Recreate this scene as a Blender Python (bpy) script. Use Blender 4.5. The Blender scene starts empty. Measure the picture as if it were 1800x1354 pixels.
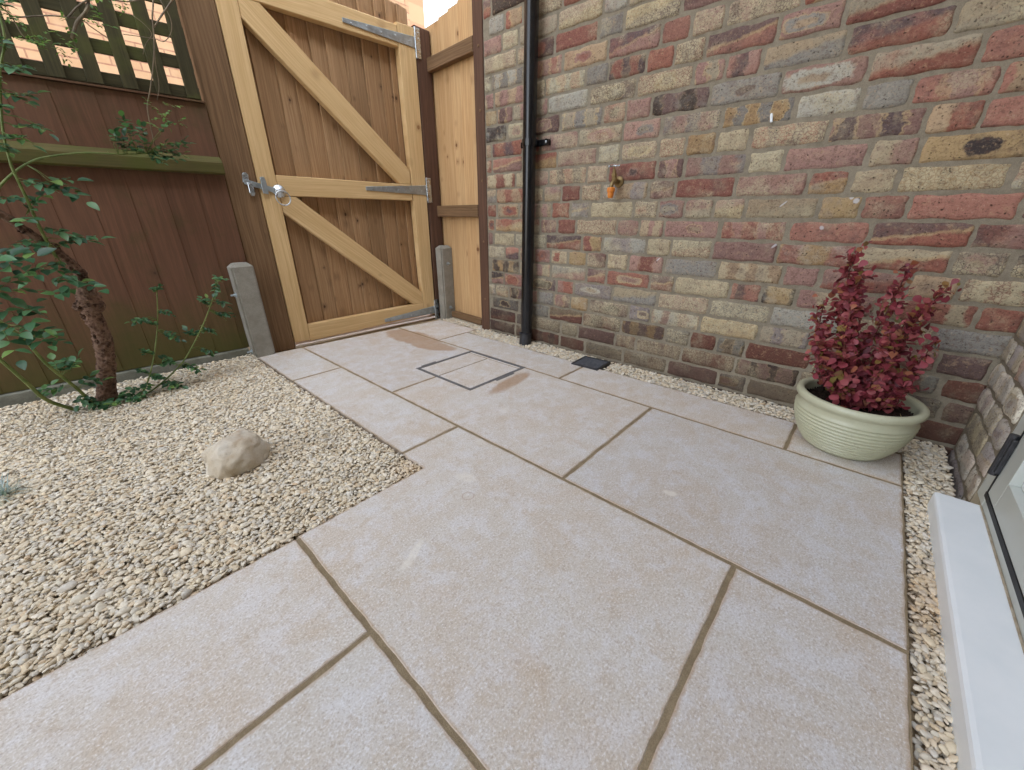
import bpy, bmesh, math, random
import numpy as np
from mathutils import Vector, Matrix, Quaternion
random.seed(7); rng = np.random.default_rng(7)
C = bpy.context.scene.collection
R = math.radians

# ------------------------------------------------------------------ camera, sky, sun, exposure
cam = bpy.data.objects.new('camera', bpy.data.cameras.new('camera')); C.objects.link(cam)
vX = np.array([0.66826141, -0.29833678, 0.68148503]); vY = np.array([-0.74392653, -0.26799281, 0.61217087])
dn = np.array([0.0, 0.91606496, 0.40102990])
right = Vector((vX[0], vY[0], -dn[0])); up = -Vector((vX[1], vY[1], -dn[1])); back = -Vector((vX[2], vY[2], -dn[2]))
M = Matrix((right, up, back)).transposed().to_4x4(); M.translation = (0, 0, 0.7)
cam.matrix_world = M
cam.data.sensor_width = 36; cam.data.lens = 36*683/1800; cam.data.clip_start = 0.02; cam.data.clip_end = 500
bpy.context.scene.camera = cam

to_sun = Vector((-0.35, -1.0, 1.05)).normalized()
w = bpy.data.worlds.new('World'); bpy.context.scene.world = w; w.use_nodes = True
wt = w.node_tree; bg = wt.nodes['Background']; bg.inputs[1].default_value = 0.11
sky = wt.nodes.new('ShaderNodeTexSky'); sky.sky_type = 'NISHITA'; sky.sun_disc = False
sky.sun_elevation = math.asin(to_sun.z); sky.sun_rotation = math.atan2(to_sun.x, to_sun.y); sky.dust_density = 2.0
# thin bright cloud over the blue
bw = wt.nodes.new('ShaderNodeRGBToBW'); wt.links.new(sky.outputs[0], bw.inputs[0])
sc = wt.nodes.new('ShaderNodeVectorMath'); sc.operation = 'SCALE'; sc.inputs[0].default_value = (1.30, 1.37, 1.47); wt.links.new(bw.outputs[0], sc.inputs[3])
tc = wt.nodes.new('ShaderNodeTexCoord'); cn = wt.nodes.new('ShaderNodeTexNoise'); cn.inputs['Scale'].default_value = 2.2; cn.inputs['Detail'].default_value = 6
wt.links.new(tc.outputs['Generated'], cn.inputs['Vector'])
mr = wt.nodes.new('ShaderNodeMapRange'); mr.inputs[1].default_value = .3; mr.inputs[2].default_value = .6; mr.inputs[3].default_value = .55; mr.inputs[4].default_value = 1.0
wt.links.new(cn.outputs[0], mr.inputs[0])
mx = wt.nodes.new('ShaderNodeMix'); mx.data_type = 'RGBA'
wt.links.new(mr.outputs[0], mx.inputs[0]); wt.links.new(sky.outputs[0], mx.inputs[6]); wt.links.new(sc.outputs[0], mx.inputs[7])
wt.links.new(mx.outputs[2], bg.inputs[0])

sl = bpy.data.lights.new('sun', 'SUN'); sl.energy = 2.0; sl.angle = R(0.5); sl.color = (1, .94, .85)
so = bpy.data.objects.new('sun', sl); C.objects.link(so); so.rotation_euler = (-to_sun).to_track_quat('-Z', 'Y').to_euler()
vs = bpy.context.scene.view_settings
vs.view_transform = 'Standard'; vs.look = 'None'; vs.gamma = 1; vs.exposure = 3.02
bpy.context.scene.cycles.use_denoising = True
bpy.context.scene.cycles.max_bounces = 8

# ------------------------------------------------------------------ helpers
def lin(r, g, b, k=1.0):
    f = lambda c: ((c/255+.055)/1.055)**2.4 if c > 10 else c/255/12.92
    return (min(f(r)*k, .95), min(f(g)*k, .95), min(f(b)*k, .95))

class NT:
    """short-hand for building a material's node tree"""
    def __init__(s, name, rough=.7, metal=0.0, spec=.5):
        s.m = bpy.data.materials.new(name); s.m.use_nodes = True; s.t = s.m.node_tree
        s.b = s.t.nodes['Principled BSDF']; s.b.inputs['Roughness'].default_value = rough
        s.b.inputs['Metallic'].default_value = metal; s.b.inputs['Specular IOR Level'].default_value = spec
        s._tc = None
    def put(s, sock, v):
        if v is None: return
        if isinstance(v, bpy.types.NodeSocket): s.t.links.new(v, sock)
        else:
            if sock.type == 'RGBA' and not isinstance(v, (int, float)) and len(v) == 3: v = (*v, 1)
            if sock.type == 'VECTOR' and isinstance(v, (int, float)): v = (v, v, v)
            sock.default_value = v
    def node(s, typ, outs=0, props=None, **ins):
        n = s.t.nodes.new(typ)
        for k, v in (props or {}).items(): setattr(n, k, v)
        for k, v in ins.items():
            s.put(n.inputs[int(k[1:])] if k[0] == 'i' and k[1:].isdigit() else n.inputs[k.replace('_', ' ')], v)
        return n.outputs[outs]
    def obj(s):
        if s._tc is None: s._tc = s.node('ShaderNodeTexCoord', 3)
        return s._tc
    def attr(s, name, vec=True): return s.node('ShaderNodeAttribute', 1 if vec else 0, {'attribute_name': name})
    def isl(s): return s.node('ShaderNodeNewGeometry', 8)
    def pos(s): return s.node('ShaderNodeNewGeometry', 0)
    def math(s, op, a, b=None, c=None):
        kw = {'i0': a}
        if b is not None: kw['i1'] = b
        if c is not None: kw['i2'] = c
        return s.node('ShaderNodeMath', 0, {'operation': op}, **kw)
    def vm(s, op, a, b=None, o=0): 
        kw = {'i0': a}
        if b is not None: kw['i1'] = b
        return s.node('ShaderNodeVectorMath', o, {'operation': op}, **kw)
    def mapr(s, v, a, b, c=0., d=1., smooth=True):
        return s.node('ShaderNodeMapRange', 0, {'interpolation_type': 'SMOOTHSTEP' if smooth else 'LINEAR'}, i0=v, i1=a, i2=b, i3=c, i4=d)
    def mix(s, f, a, b, mode='MIX'):
        return s.node('ShaderNodeMix', 2, {'data_type': 'RGBA', 'blend_type': mode}, i0=f, i6=a, i7=b)
    def noise(s, vec, scale, detail=4, rough=.55, dist=0, out=0):
        return s.node('ShaderNodeTexNoise', out, None, Vector=vec, Scale=scale, Detail=detail, Roughness=rough, Distortion=dist)
    def voro(s, vec, scale, feat='F1', out=0, rand=1., dim='3D'):
        return s.node('ShaderNodeTexVoronoi', out, {'feature': feat, 'voronoi_dimensions': dim}, Vector=vec, Scale=scale, Randomness=rand)
    def ramp(s, f, stops, interp='LINEAR'):
        n = s.t.nodes.new('ShaderNodeValToRGB'); s.put(n.inputs[0], f); cr = n.color_ramp; cr.interpolation = interp
        while len(cr.elements) < len(stops): cr.elements.new(.5)
        for e, (p, c) in zip(cr.elements, stops): e.position = p; e.color = (*c, 1)
        return n.outputs[0]
    def sep(s, v, i): return s.node('ShaderNodeSeparateXYZ', i, None, i0=v)
    def comb(s, x, y, z): return s.node('ShaderNodeCombineXYZ', 0, None, i0=x, i1=y, i2=z)
    def bump(s, h, strength=.3, dist=.002, normal=None):
        kw = dict(Strength=strength, Distance=dist, Height=h)
        if normal is not None: kw['Normal'] = normal
        o = s.node('ShaderNodeBump', 0, None, **kw); s.put(s.b.inputs['Normal'], o); return o
    def done(s, col=None, rough=None):
        if col is not None: s.put(s.b.inputs['Base Color'], col)
        if rough is not None: s.put(s.b.inputs['Roughness'], rough)
        return s.m

def tag(o, label=None, cat=None, group=None, kind=None):
    if label: o['label'] = label
    if cat: o['category'] = cat
    if group: o['group'] = group
    if kind: o['kind'] = kind
    return o
def thing(name, label, cat, loc=(0, 0, 0), rotz=0.0, group=None):
    o = bpy.data.objects.new(name, None); C.objects.link(o); o.location = loc; o.rotation_euler = (0, 0, rotz)
    o.empty_display_size = .05
    return tag(o, label, cat, group)
def link(name, me, mat, parent=None, smooth=False, loc=None):
    o = bpy.data.objects.new(name, me); C.objects.link(o)
    if mat: me.materials.append(mat)
    if parent: o.parent = parent
    if loc: o.location = loc
    if smooth: me.polygons.foreach_set('use_smooth', [True]*len(me.polygons))
    return o
def np_mesh(name, V, F, attrs=None):
    me = bpy.data.meshes.new(name); V = np.asarray(V, np.float32); F = np.asarray(F, np.int32); k = F.shape[1]
    me.vertices.add(len(V)); me.vertices.foreach_set('co', V.ravel())
    me.loops.add(F.size); me.loops.foreach_set('vertex_index', F.ravel())
    me.polygons.add(len(F)); me.polygons.foreach_set('loop_start', np.arange(0, F.size, k, dtype=np.int32))
    me.update(calc_edges=True)
    for n, (t, a) in (attrs or {}).items():
        at = me.attributes.new(n, t, 'POINT'); at.data.foreach_set('vector' if t == 'FLOAT_VECTOR' else 'color', np.asarray(a, np.float32).ravel())
    return me

class MB:
    """collects shapes, builds one mesh; attribute 'bc' = along-grain, across, depth"""
    def __init__(s): s.v = []; s.f = []; s.a = []; s.mi = []
    def add(s, V, F, A=None, mi=0):
        o = len(s.v); s.v += [tuple(p) for p in V]; s.f += [tuple(i+o for i in f) for f in F]
        s.a += [tuple(p) for p in (A if A is not None else V)]; s.mi += [mi]*len(F)
    def plank(s, pts, y0, y1, grain=(0, 1), ch=.0025, off=None):
        """polygon pts (x,z) extruded from front y0 to back y1, front edges eased"""
        P = [Vector(p) for p in pts]; n = len(P)
        area = sum(P[i].x*P[(i+1) % n].y-P[(i+1) % n].x*P[i].y for i in range(n))
        if area < 0: P.reverse()
        ins = []
        for i in range(n):
            a = (P[i]-P[i-1]).normalized(); b = (P[(i+1) % n]-P[i]).normalized()
            na = Vector((-a.y, a.x)); nb = Vector((-b.y, b.x)); m = na+nb
            ins.append(P[i]+m*(ch/max(m.dot(na), .35)))
        sg = 1 if y1 > y0 else -1
        rings = [[(p.x, y0, p.y) for p in ins], [(p.x, y0+sg*ch, p.y) for p in P], [(p.x, y1, p.y) for p in P]]
        V = sum(rings, []); F = []
        f0 = tuple(range(n)); fb = tuple(range(2*n, 3*n))
        F.append(f0 if sg > 0 else f0[::-1]); F.append(fb[::-1] if sg > 0 else fb)
        for r in range(2):
            for i in range(n):
                j = (i+1) % n; q = (r*n+i, (r+1)*n+i, (r+1)*n+j, r*n+j); F.append(q if sg > 0 else q[::-1])
        g = Vector(grain).normalized(); c = Vector((-g.y, g.x)); o = off or (random.uniform(0, 40), random.uniform(0, 40), random.uniform(0, 9))
        A = [(x*g.x+z*g.y+o[0], x*c.x+z*c.y+o[1], y+o[2]) for x, y, z in V]
        s.add(V, F, A)
    def rect(s, x0, x1, z0, z1, y0, y1, grain=(0, 1), ch=.0025):
        s.plank([(x0, z0), (x1, z0), (x1, z1), (x0, z1)], y0, y1, grain, ch)
    def box(s, a, b, ch=0.0):
        a = Vector(a); b = Vector(b); bm = bmesh.new(); bmesh.ops.create_cube(bm, size=1)
        for v in bm.verts: v.co = Vector([(a[i]+b[i])/2+v.co[i]*(b[i]-a[i]) for i in range(3)])
        if ch: bmesh.ops.bevel(bm, geom=bm.edges[:], offset=ch, segments=2, profile=.6, affect='EDGES')
        s.bm(bm)
    def bm(s, bm):
        bm.verts.index_update(); s.add([v.co[:] for v in bm.verts], [[v.index for v in f.verts] for f in bm.faces]); bm.free()
    def tube(s, pts, rad, n=8, jit=0.0, cap=True, aoff=None):
        P = [Vector(p) for p in pts]; rr = rad if isinstance(rad, (list, tuple)) else [rad]*len(P)
        V = []; A = []; F = []; t0 = (P[1]-P[0]).normalized(); u = t0.orthogonal().normalized(); L = 0; o = random.uniform(0, 20)
        for i, p in enumerate(P):
            t = (P[min(i+1, len(P)-1)]-P[max(i-1, 0)]).normalized(); u = (u-t*u.dot(t)).normalized(); w_ = t.cross(u)
            if i: L += (p-P[i-1]).length
            for k in range(n):
                a = 2*math.pi*k/n; r = rr[i]*(1+random.uniform(-jit, jit))
                V.append(p+(u*math.cos(a)+w_*math.sin(a))*r); A.append((L+o, a*rr[i], o))
        for i in range(len(P)-1):
            for k in range(n): F.append((i*n+k, i*n+(k+1) % n, (i+1)*n+(k+1) % n, (i+1)*n+k))
        if cap: F.append(tuple(range(n))[::-1]); F.append(tuple((len(P)-1)*n+k for k in range(n)))
        s.add(V, F, A)
    def lathe(s, prof, n=64, c=(0, 0, 0)):
        V = [(c[0]+r*math.cos(2*math.pi*k/n), c[1]+r*math.sin(2*math.pi*k/n), c[2]+z) for r, z in prof for k in range(n)]
        F = [(i*n+k, i*n+(k+1) % n, (i+1)*n+(k+1) % n, (i+1)*n+k) for i in range(len(prof)-1) for k in range(n)]
        s.add(V, F)
    def build(s, name, mat, parent=None, smooth=False, tri=False):
        me = bpy.data.meshes.new(name); me.from_pydata(s.v, [], s.f); me.update()
        at = me.attributes.new('bc', 'FLOAT_VECTOR', 'POINT'); at.data.foreach_set('vector', np.array(s.a, np.float32).ravel())
        return link(name, me, mat, parent, smooth)
def catmull(P, per=6):
    P = [Vector(p) for p in P]; out = []
    Q = [P[0]*2-P[1]]+P+[P[-1]*2-P[-2]]
    for i in range(1, len(Q)-2):
        a, b, c, d = Q[i-1:i+3]
        for k in range(per):
            t = k/per; out.append(.5*((2*b)+(c-a)*t+(2*a-5*b+4*c-d)*t*t+(3*b-a-3*c+d)*t**3))
    out.append(P[-1]); return out

# ------------------------------------------------------------------ materials
def wood(name, c_light, c_dark, c_knot, knots=.5, green=0.0, rough=.75, saw=0.0, var=.25, greencol=(60, 78, 30), fine=1.0, algae=0.):
    s = NT(name, rough, spec=.25); bc = s.attr('bc'); L = s.sep(bc, 0); W = s.sep(bc, 1); D = s.sep(bc, 2)
    # knots: sparse cells in the plank plane
    kv = s.comb(s.math('MULTIPLY', L, 11.), s.math('MULTIPLY', W, 14.), s.math('FLOOR', D))
    kd = s.voro(kv, 1., out=0); kc = s.voro(kv, 1., out=1)
    has = s.math('GREATER_THAN', s.sep(kc, 0), 1-knots)
    siz = s.mapr(s.sep(kc, 1), 0, 1, .06, .17, False)
    kn = s.math('MULTIPLY', has, s.math('SUBTRACT', 1., s.mapr(kd, s.math('MULTIPLY', siz, .65), siz)))
    halo = s.math('MULTIPLY', has, s.math('SUBTRACT', 1., s.mapr(kd, 0, s.math('MULTIPLY', siz, 3.2))))
    warp = s.math('MULTIPLY', halo, .012)
    low = s.noise(s.comb(s.math('MULTIPLY', L, 2.2), s.math('MULTIPLY', W, 9.), D), 1., 3)
    gx = s.math('ADD', s.math('ADD', W, warp), s.math('MULTIPLY', low, .03))
    g1 = s.noise(s.comb(s.math('MULTIPLY', L, 2.5), s.math('MULTIPLY', gx, 130*fine), D), 1., 5, .65)
    g2 = s.noise(s.comb(s.math('MULTIPLY', L, 9.), s.math('MULTIPLY', gx, 420*fine), D), 1., 2, .6)
    f = s.math('ADD', s.math('MULTIPLY', g1, .75), s.math('MULTIPLY', g2, .25))
    col = s.mix(s.mapr(f, .36, .66), c_dark, c_light)
    blot = s.noise(s.comb(s.math('MULTIPLY', L, 3.), s.math('MULTIPLY', W, 16.), D), 1., 4, .6)
    col = s.mix(s.mapr(blot, .35, .7, 0, .35), col, c_dark)
    isl = s.isl(); col = s.mix(1., col, s.ramp(isl, [(0, (1-var,)*3), (.35, (1+var*.2, 1+var*.1, 1)), (.7, (1-var*.3, 1-var*.4, 1-var*.5)), (1, (1+var*.3,)*3)]), 'MULTIPLY')
    col = s.mix(s.math('MULTIPLY', halo, .45), col, c_knot); col = s.mix(s.math('MULTIPLY', kn, .85), col, c_knot)
    if green:
        gn = s.noise(s.pos(), 5., 5, .65); gl = lin(*greencol)
        col = s.mix(s.mapr(gn, .62-green*.4, .82-green*.3, 0, min(green+.25, .85)), col, gl)
    if algae:      # algae creeping up from the wet foot of the boards
        zz = s.math('ADD', s.sep(s.pos(), 2), s.math('MULTIPLY', s.math('SUBTRACT', s.noise(s.pos(), 4., 5, .65), .5), .6))
        col = s.mix(s.mapr(zz, algae+.12, .0, 0, .8), col, lin(76, 78, 36)); col = s.mix(s.mapr(zz, .98, 1.3, 0, .5), col, lin(66, 62, 40))
    h = s.math('SUBTRACT', f, s.math('MULTIPLY', kn, .3))
    if saw:
        wv = s.noise(s.comb(s.math('MULTIPLY', L, 240.), s.math('MULTIPLY', W, 12.), D), 1., 2); h = s.math('ADD', h, s.math('MULTIPLY', wv, saw))
    s.bump(h, .35, .0015)
    return s.done(col)
M_pale = wood('planed_softwood', lin(228, 198, 150, .95), lin(206, 172, 122, .95), lin(136, 96, 58), .2, saw=.1, var=.08)
M_board = wood('rough_brown_board', lin(184, 150, 114, .95), lin(150, 120, 88, .95), lin(70, 48, 36), .62, saw=.5, var=.34)
M_post = wood('treated_brown_post', lin(142, 112, 82, .95), lin(108, 84, 60, .95), lin(48, 30, 22), .22, saw=.4, var=.1)
M_postR = wood('red_brown_post', lin(116, 86, 68, .9), lin(88, 64, 52, .9), lin(48, 30, 22), .12, saw=.5, var=.1)
M_buff = wood('buff_board', lin(214, 180, 134, .95), lin(188, 150, 106, .95), lin(112, 72, 44), .55, saw=.2, var=.34)
M_fence = wood('stained_fence_board', lin(120, 86, 66, .9), lin(102, 73, 56, .9), lin(56, 42, 34), .08, saw=.15, var=.1, green=.3, algae=.32, greencol=(72, 70, 38), fine=.6)
M_moss = wood('mossy_rail', lin(108, 98, 58, .85), lin(84, 78, 44, .85), lin(50, 44, 26), .1, green=.55, var=.1, greencol=(78, 82, 34))
M_trell = wood('green_trellis', lin(86, 80, 54, .8), lin(64, 60, 40, .8), lin(48, 46, 30), .12, green=.35, var=.15, greencol=(86, 92, 40))

def metal(name, col, rough=.4, mott=.15, m=1.0):
    s = NT(name, rough, m); n = s.noise(s.obj(), 40, 5, .65); n2 = s.voro(s.obj(), 90)
    c = s.mix(s.mapr(n, .3, .7), tuple(x*(1-mott) for x in col), tuple(min(1, x*(1+mott)) for x in col))
    c = s.mix(s.mapr(n2, .2, .6, 0, .25), c, tuple(x*.8 for x in col))
    s.bump(n, .1, .0005); return s.done(c, s.mapr(n, .3, .7, rough*.75, rough*1.3))
M_galv = metal('galvanised_steel', lin(178, 188, 194), .42, .18, .85)
M_zinc = metal('bright_zinc', lin(205, 212, 218), .28, .1, .95)
M_brass = metal('weathered_brass', lin(150, 128, 88), .45, .3, .8)
def conc(name, c1, c2, scale=1.0):
    s = NT(name, .9, spec=.2); n = s.noise(s.obj(), 14*scale, 6, .7); n2 = s.noise(s.obj(), 220*scale, 3, .6); v = s.voro(s.obj(), 130*scale)
    c = s.mix(s.mapr(n, .3, .7), c1, c2); c = s.mix(s.mapr(n2, .35, .65, 0, .3), c, tuple(x*.75 for x in c1))
    c = s.mix(s.mapr(v, .02, .1, .5, 0), c, tuple(x*.5 for x in c1))
    s.bump(s.math('ADD', n2, s.mapr(v, 0, .15)), .35, .0015); return s.done(c)
M_conc = conc('grey_concrete', lin(138, 134, 124), lin(162, 158, 148))
M_concG = conc('damp_concrete_board', lin(112, 112, 100), lin(138, 138, 126))

def mat_slab():
    s = NT('limestone_paving', .62, spec=.35); p = s.pos(); isl = s.isl()
    off = s.vm('ADD', p, s.comb(s.math('MULTIPLY', isl, 13.), s.math('MULTIPLY', isl, 7.), 0))
    a = s.noise(off, 3.2, 6, .6, .3); b = s.noise(off, 14, 6, .7); c_ = s.noise(off, 260, 3, .7); d = s.noise(off, 70, 4, .65)
    col = s.mix(s.mapr(a, .32, .68), lin(205, 192, 178), lin(210, 204, 197))
    col = s.mix(s.mapr(b, .44, .62, 0, .6), col, lin(220, 218, 221)); b2 = s.noise(s.vm('ADD', off, (4, 9, 2)), 24, 5, .7); col = s.mix(s.mapr(b2, .52, .66, 0, .5), col, lin(192, 175, 156))
    tan = s.noise(off, 4.5, 6, .72, .6); col = s.mix(s.mapr(tan, .50, .66, 0, .42), col, lin(198, 176, 150))
    c2 = s.noise(s.vm('MULTIPLY', off, (1., 1.8, 1.)), 120, 3, .75, 1.); col = s.mix(s.mapr(c_, .54, .66, 0, .7), col, lin(240, 238, 240)); col = s.mix(s.mapr(c2, .54, .66, 0, .55), col, lin(236, 234, 238)); col = s.mix(s.mapr(c_, .46, .34, 0, .55), col, lin(160, 144, 132)); col = s.mix(s.mapr(c2, .44, .34, 0, .4), col, lin(168, 150, 138))
    col = s.mix(s.mapr(d, .6, .74, 0, .4), col, lin(166, 140, 122))
    st = s.noise(s.vm('MULTIPLY', off, (5., 42., 1.)), 1., 4, .6); col = s.mix(s.mapr(st, .6, .78, 0, .3), col, lin(228, 226, 230))
    col = s.mix(1., col, s.ramp(isl, [(0, (.93, .945, .96)), (.5, (1, .99, .965)), (1, (.97, .985, .985))]), 'MULTIPLY')
    e = s.math('ADD', s.sep(s.attr('bc'), 2), s.math('MULTIPLY', s.math('SUBTRACT', s.noise(p, 45, 4, .65), .5), 1.1)); col = s.mix(s.mapr(e, .62, 1.0, 0, .55), col, lin(176, 148, 116))
    # damp sandy stains and pale scuffs, each with its own place and outline
    def blob(cx, cy, rx, ry, ang, wob=.5):
        q = s.vm('SUBTRACT', p, (cx, cy, 0)); x = s.sep(q, 0); y = s.sep(q, 1); ca, sa = math.cos(ang), math.sin(ang)
        u = s.math('DIVIDE', s.math('ADD', s.math('MULTIPLY', x, ca), s.math('MULTIPLY', y, sa)), rx)
        v = s.math('DIVIDE', s.math('SUBTRACT', s.math('MULTIPLY', y, ca), s.math('MULTIPLY', x, sa)), ry)
        dd = s.math('SQRT', s.math('ADD', s.math('MULTIPLY', u, u), s.math('MULTIPLY', v, v)))
        n = s.noise(p, 16., 4, .6); return s.math('ADD', dd, s.math('MULTIPLY', s.math('SUBTRACT', n, .5), wob))
    w1 = blob(1.325, 2.02, .10, .27, -.02, 1.0); w2 = blob(1.30, 1.80, .07, .16, .25, .7); w3 = blob(1.215, 1.095, .15, .038, .12, .8)
    wet = s.math('MAXIMUM', s.mapr(w1, 1.1, .86), s.math('MAXIMUM', s.mapr(w2, 1.1, .86), s.mapr(w3, 1.25, .7)))
    col = s.mix(s.math('MULTIPLY', s.math('MULTIPLY', wet, s.mapr(b, .3, .6, .55, .8)), 1.), col, s.mix(s.mapr(d, .3, .7), lin(166, 132, 102), lin(182, 150, 120)))
    for cx, cy, rx, ry, an, k in ((.335, .60, .045, .011, .45, .85), (.60, .72, .022, .035, .2, .6), (.93, .25, .012, .02, .3, .7), (.985, .93, .03, .02, .4, .4), (.77, .83, .02, .03, 0, .3)):
        sp = blob(cx, cy, rx, ry, an, 1.8); col = s.mix(s.math('MULTIPLY', s.mapr(sp, 1.3, .5, 0, k), s.mapr(d, .35, .6, .4, 1)), col, lin(232, 226, 216))
    ring = blob(.55, .655, .016, .016, 0, .12)
    rg = s.math('MULTIPLY', s.mapr(ring, .82, .92), s.mapr(ring, 1.1, 1.0)); col = s.mix(s.math('MULTIPLY', rg, .4), col, lin(160, 120, 95))
    s.bump(s.math('ADD', s.math('MULTIPLY', c_, .5), s.math('ADD', s.math('MULTIPLY', b, .8), d)), .45, .0016)
    return s.done(col, s.mapr(wet, 0, 1, .62, .42))
M_slab = mat_slab()
def mat_mortar(name, c1, c2, sc=1.):
    s = NT(name, .92, spec=.15); p = s.pos(); n = s.noise(p, 30*sc, 5, .7); f = s.noise(p, 500*sc, 2, .6); l = s.noise(p, 5, 4, .6)
    c = s.mix(s.mapr(n, .3, .7), c1, c2); c = s.mix(s.mapr(f, .35, .65, 0, .35), c, tuple(x*.6 for x in c1)); c = s.mix(s.mapr(l, .55, .75, 0, .3), c, tuple(x*1.2 for x in c2))
    s.bump(s.math('ADD', f, s.math('MULTIPLY', n, 2.)), .5, .002); return s.done(c)
M_joint = mat_mortar('paving_joint_mortar', lin(136, 120, 96), lin(160, 143, 116))
M_mortar = mat_mortar('wall_mortar', lin(150, 140, 122, .78), lin(174, 163, 143, .78))
M_soil = mat_mortar('sandy_bed', lin(168, 146, 116), lin(190, 170, 140))
M_dark = mat_mortar('dark_potting_soil', lin(30, 24, 20), lin(58, 46, 38))

def mat_brick(name='reclaimed_brick', damp=.7):
    s = NT(name, .88, spec=.2); bc = s.attr('bc'); bn = s.attr('bn'); cA = s.attr('cA', False); cB = s.attr('cB', False)
    cC = s.attr('cC', False); bp = s.attr('bp'); bq = s.attr('bq'); br = s.attr('br')
    bc = s.vm('ADD', bc, s.vm('MULTIPLY', s.vm('SUBTRACT', s.noise(bc, 45, 3, .6, out=1), (.5, .5, .5)), (.012, .012, .012)))
    wx = s.noise(bc, 22, 4, .65); wy = s.noise(s.vm('ADD', bc, (5, 5, 5)), 22, 4, .65)
    u = s.math('ADD', s.sep(bn, 0), s.math('MULTIPLY', s.math('SUBTRACT', wx, .5), 1.2)); v = s.math('ADD', s.sep(bn, 1), s.math('MULTIPLY', s.math('SUBTRACT', wy, .5), 1.1))
    band = s.mapr(s.math('SINE', s.math('ADD', s.math('MULTIPLY', u, s.sep(bq, 0)), s.sep(bq, 1))), -.35, .5)
    uu = s.math('POWER', s.math('ABSOLUTE', s.math('MULTIPLY', s.math('SUBTRACT', u, s.sep(br, 0)), s.sep(br, 1))), 3.); vv = s.math('POWER', s.math('ABSOLUTE', s.math('MULTIPLY', v, 1.25)), 3.)
    dd = s.math('POWER', s.math('ADD', uu, vv), .333)
    ring = s.mapr(dd, s.sep(bq, 2), s.math('ADD', s.sep(bq, 2), .22)); core = s.mapr(dd, .5, .25)
    split = s.mapr(s.math('ADD', v, s.math('MULTIPLY', u, .3)), -.25, .25)
    mk = s.math('ADD', s.math('MULTIPLY', s.sep(bp, 0), band), s.math('ADD', s.math('MULTIPLY', s.sep(bp, 1), ring), s.math('MULTIPLY', s.sep(bp, 2), split)))
    mk = s.math('MINIMUM', mk, 1.)
    col = s.mix(mk, cA, cB)
    col = s.mix(s.math('MULTIPLY', s.math('MULTIPLY', s.sep(bp, 1), core), .8), col, cC)
    # pale reaction line between the two burnt colours
    edge = s.math('MULTIPLY', s.math('MULTIPLY', mk, s.math('SUBTRACT', 1., mk)), 2.2)
    col = s.mix(s.math('MINIMUM', s.math('MULTIPLY', edge, s.sep(br, 2)), .8), col, lin(196, 172, 128))
    bl = s.noise(bc, 14, 5, .7); col = s.mix(s.mapr(bl, .45, .72, 0, .55), col, cC)
    # crackled cream crust on some bricks
    cr = s.voro(bc, 95, 'DISTANCE_TO_EDGE'); crn = s.noise(bc, 9, 4, .6)
    cm = s.math('MULTIPLY', s.mapr(s.math('ADD', crn, s.math('MULTIPLY', s.sep(s.attr('bs'), 0), .5)), .56, .84), s.mapr(cr, .0, .12, .25, 1))
    col = s.mix(s.math('MULTIPLY', cm, .8), col, s.mix(s.mapr(wx, .35, .65), lin(176, 166, 138), lin(200, 188, 156)))
    fi = s.noise(bc, 170, 4, .8); col = s.mix(s.mapr(fi, .47, .34, 0, .65), col, lin(70, 54, 48)); col = s.mix(s.mapr(fi, .56, .7, 0, .4), col, lin(206, 184, 160))
    fm = s.noise(bc, 60, 5, .75); col = s.mix(s.mapr(fm, .48, .34, 0, .5), col, lin(104, 78, 66)); col = s.mix(s.mapr(fm, .54, .68, 0, .4), col, lin(190, 160, 126))
    pit = s.voro(bc, 95); pc = s.sep(s.voro(bc, 95, out=1), 0)
    pm = s.math('MULTIPLY', s.mapr(s.math('ADD', pit, s.math('MULTIPLY', fi, .5)), .52, .36), s.math('GREATER_THAN', pc, .78)); col = s.mix(s.math('MULTIPLY', pm, .75), col, lin(52, 42, 38))
    # smeared mortar haze and dirt low down on the real wall
    hz = s.noise(s.pos(), 7, 5, .7); col = s.mix(s.mapr(hz, .52, .75, 0, .28), col, lin(158, 148, 126))
    for (yy, zz, ry_, rz_) in ((.10, .742, .012, .006), (.115, .752, .010, .004), (.30, .735, .004, .010), (.29, .60, .006, .012), (.42, .70, .004, .009), (.17, .66, .010, .004), (.72, .52, .004, .008)):
        q = s.vm('SUBTRACT', s.pos(), (1.776, yy, zz)); dq = s.math('SQRT', s.math('ADD', s.math('POWER', s.math('ABSOLUTE', s.math('DIVIDE', s.math('ADD', s.sep(q, 1), s.sep(q, 2)), ry_)), 2.), s.math('POWER', s.math('ABSOLUTE', s.math('DIVIDE', s.math('SUBTRACT', s.sep(q, 2), s.sep(q, 1)), rz_*2)), 2.)))
        col = s.mix(s.mapr(s.math('ADD', dq, fm), 1.7, 1.1, 0, .7), col, lin(206, 206, 210))
    z = s.sep(s.pos(), 2); dz = s.noise(s.pos(), 5, 4, .6)
    col = s.mix(s.mapr(s.math('ADD', z, s.math('MULTIPLY', dz, .25)), .42, .1, 0, damp), col, lin(74, 58, 50))
    s.bump(s.math('SUBTRACT', s.math('ADD', s.math('MULTIPLY', fm, 1.4), s.math('ADD', fi, s.math('MULTIPLY', cm, .5))), s.math('MULTIPLY', pm, 1.6)), .7, .0022)
    return s.done(col)
M_brick = mat_brick(); M_pier = mat_brick('pale_pier_brick', .15)

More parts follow.
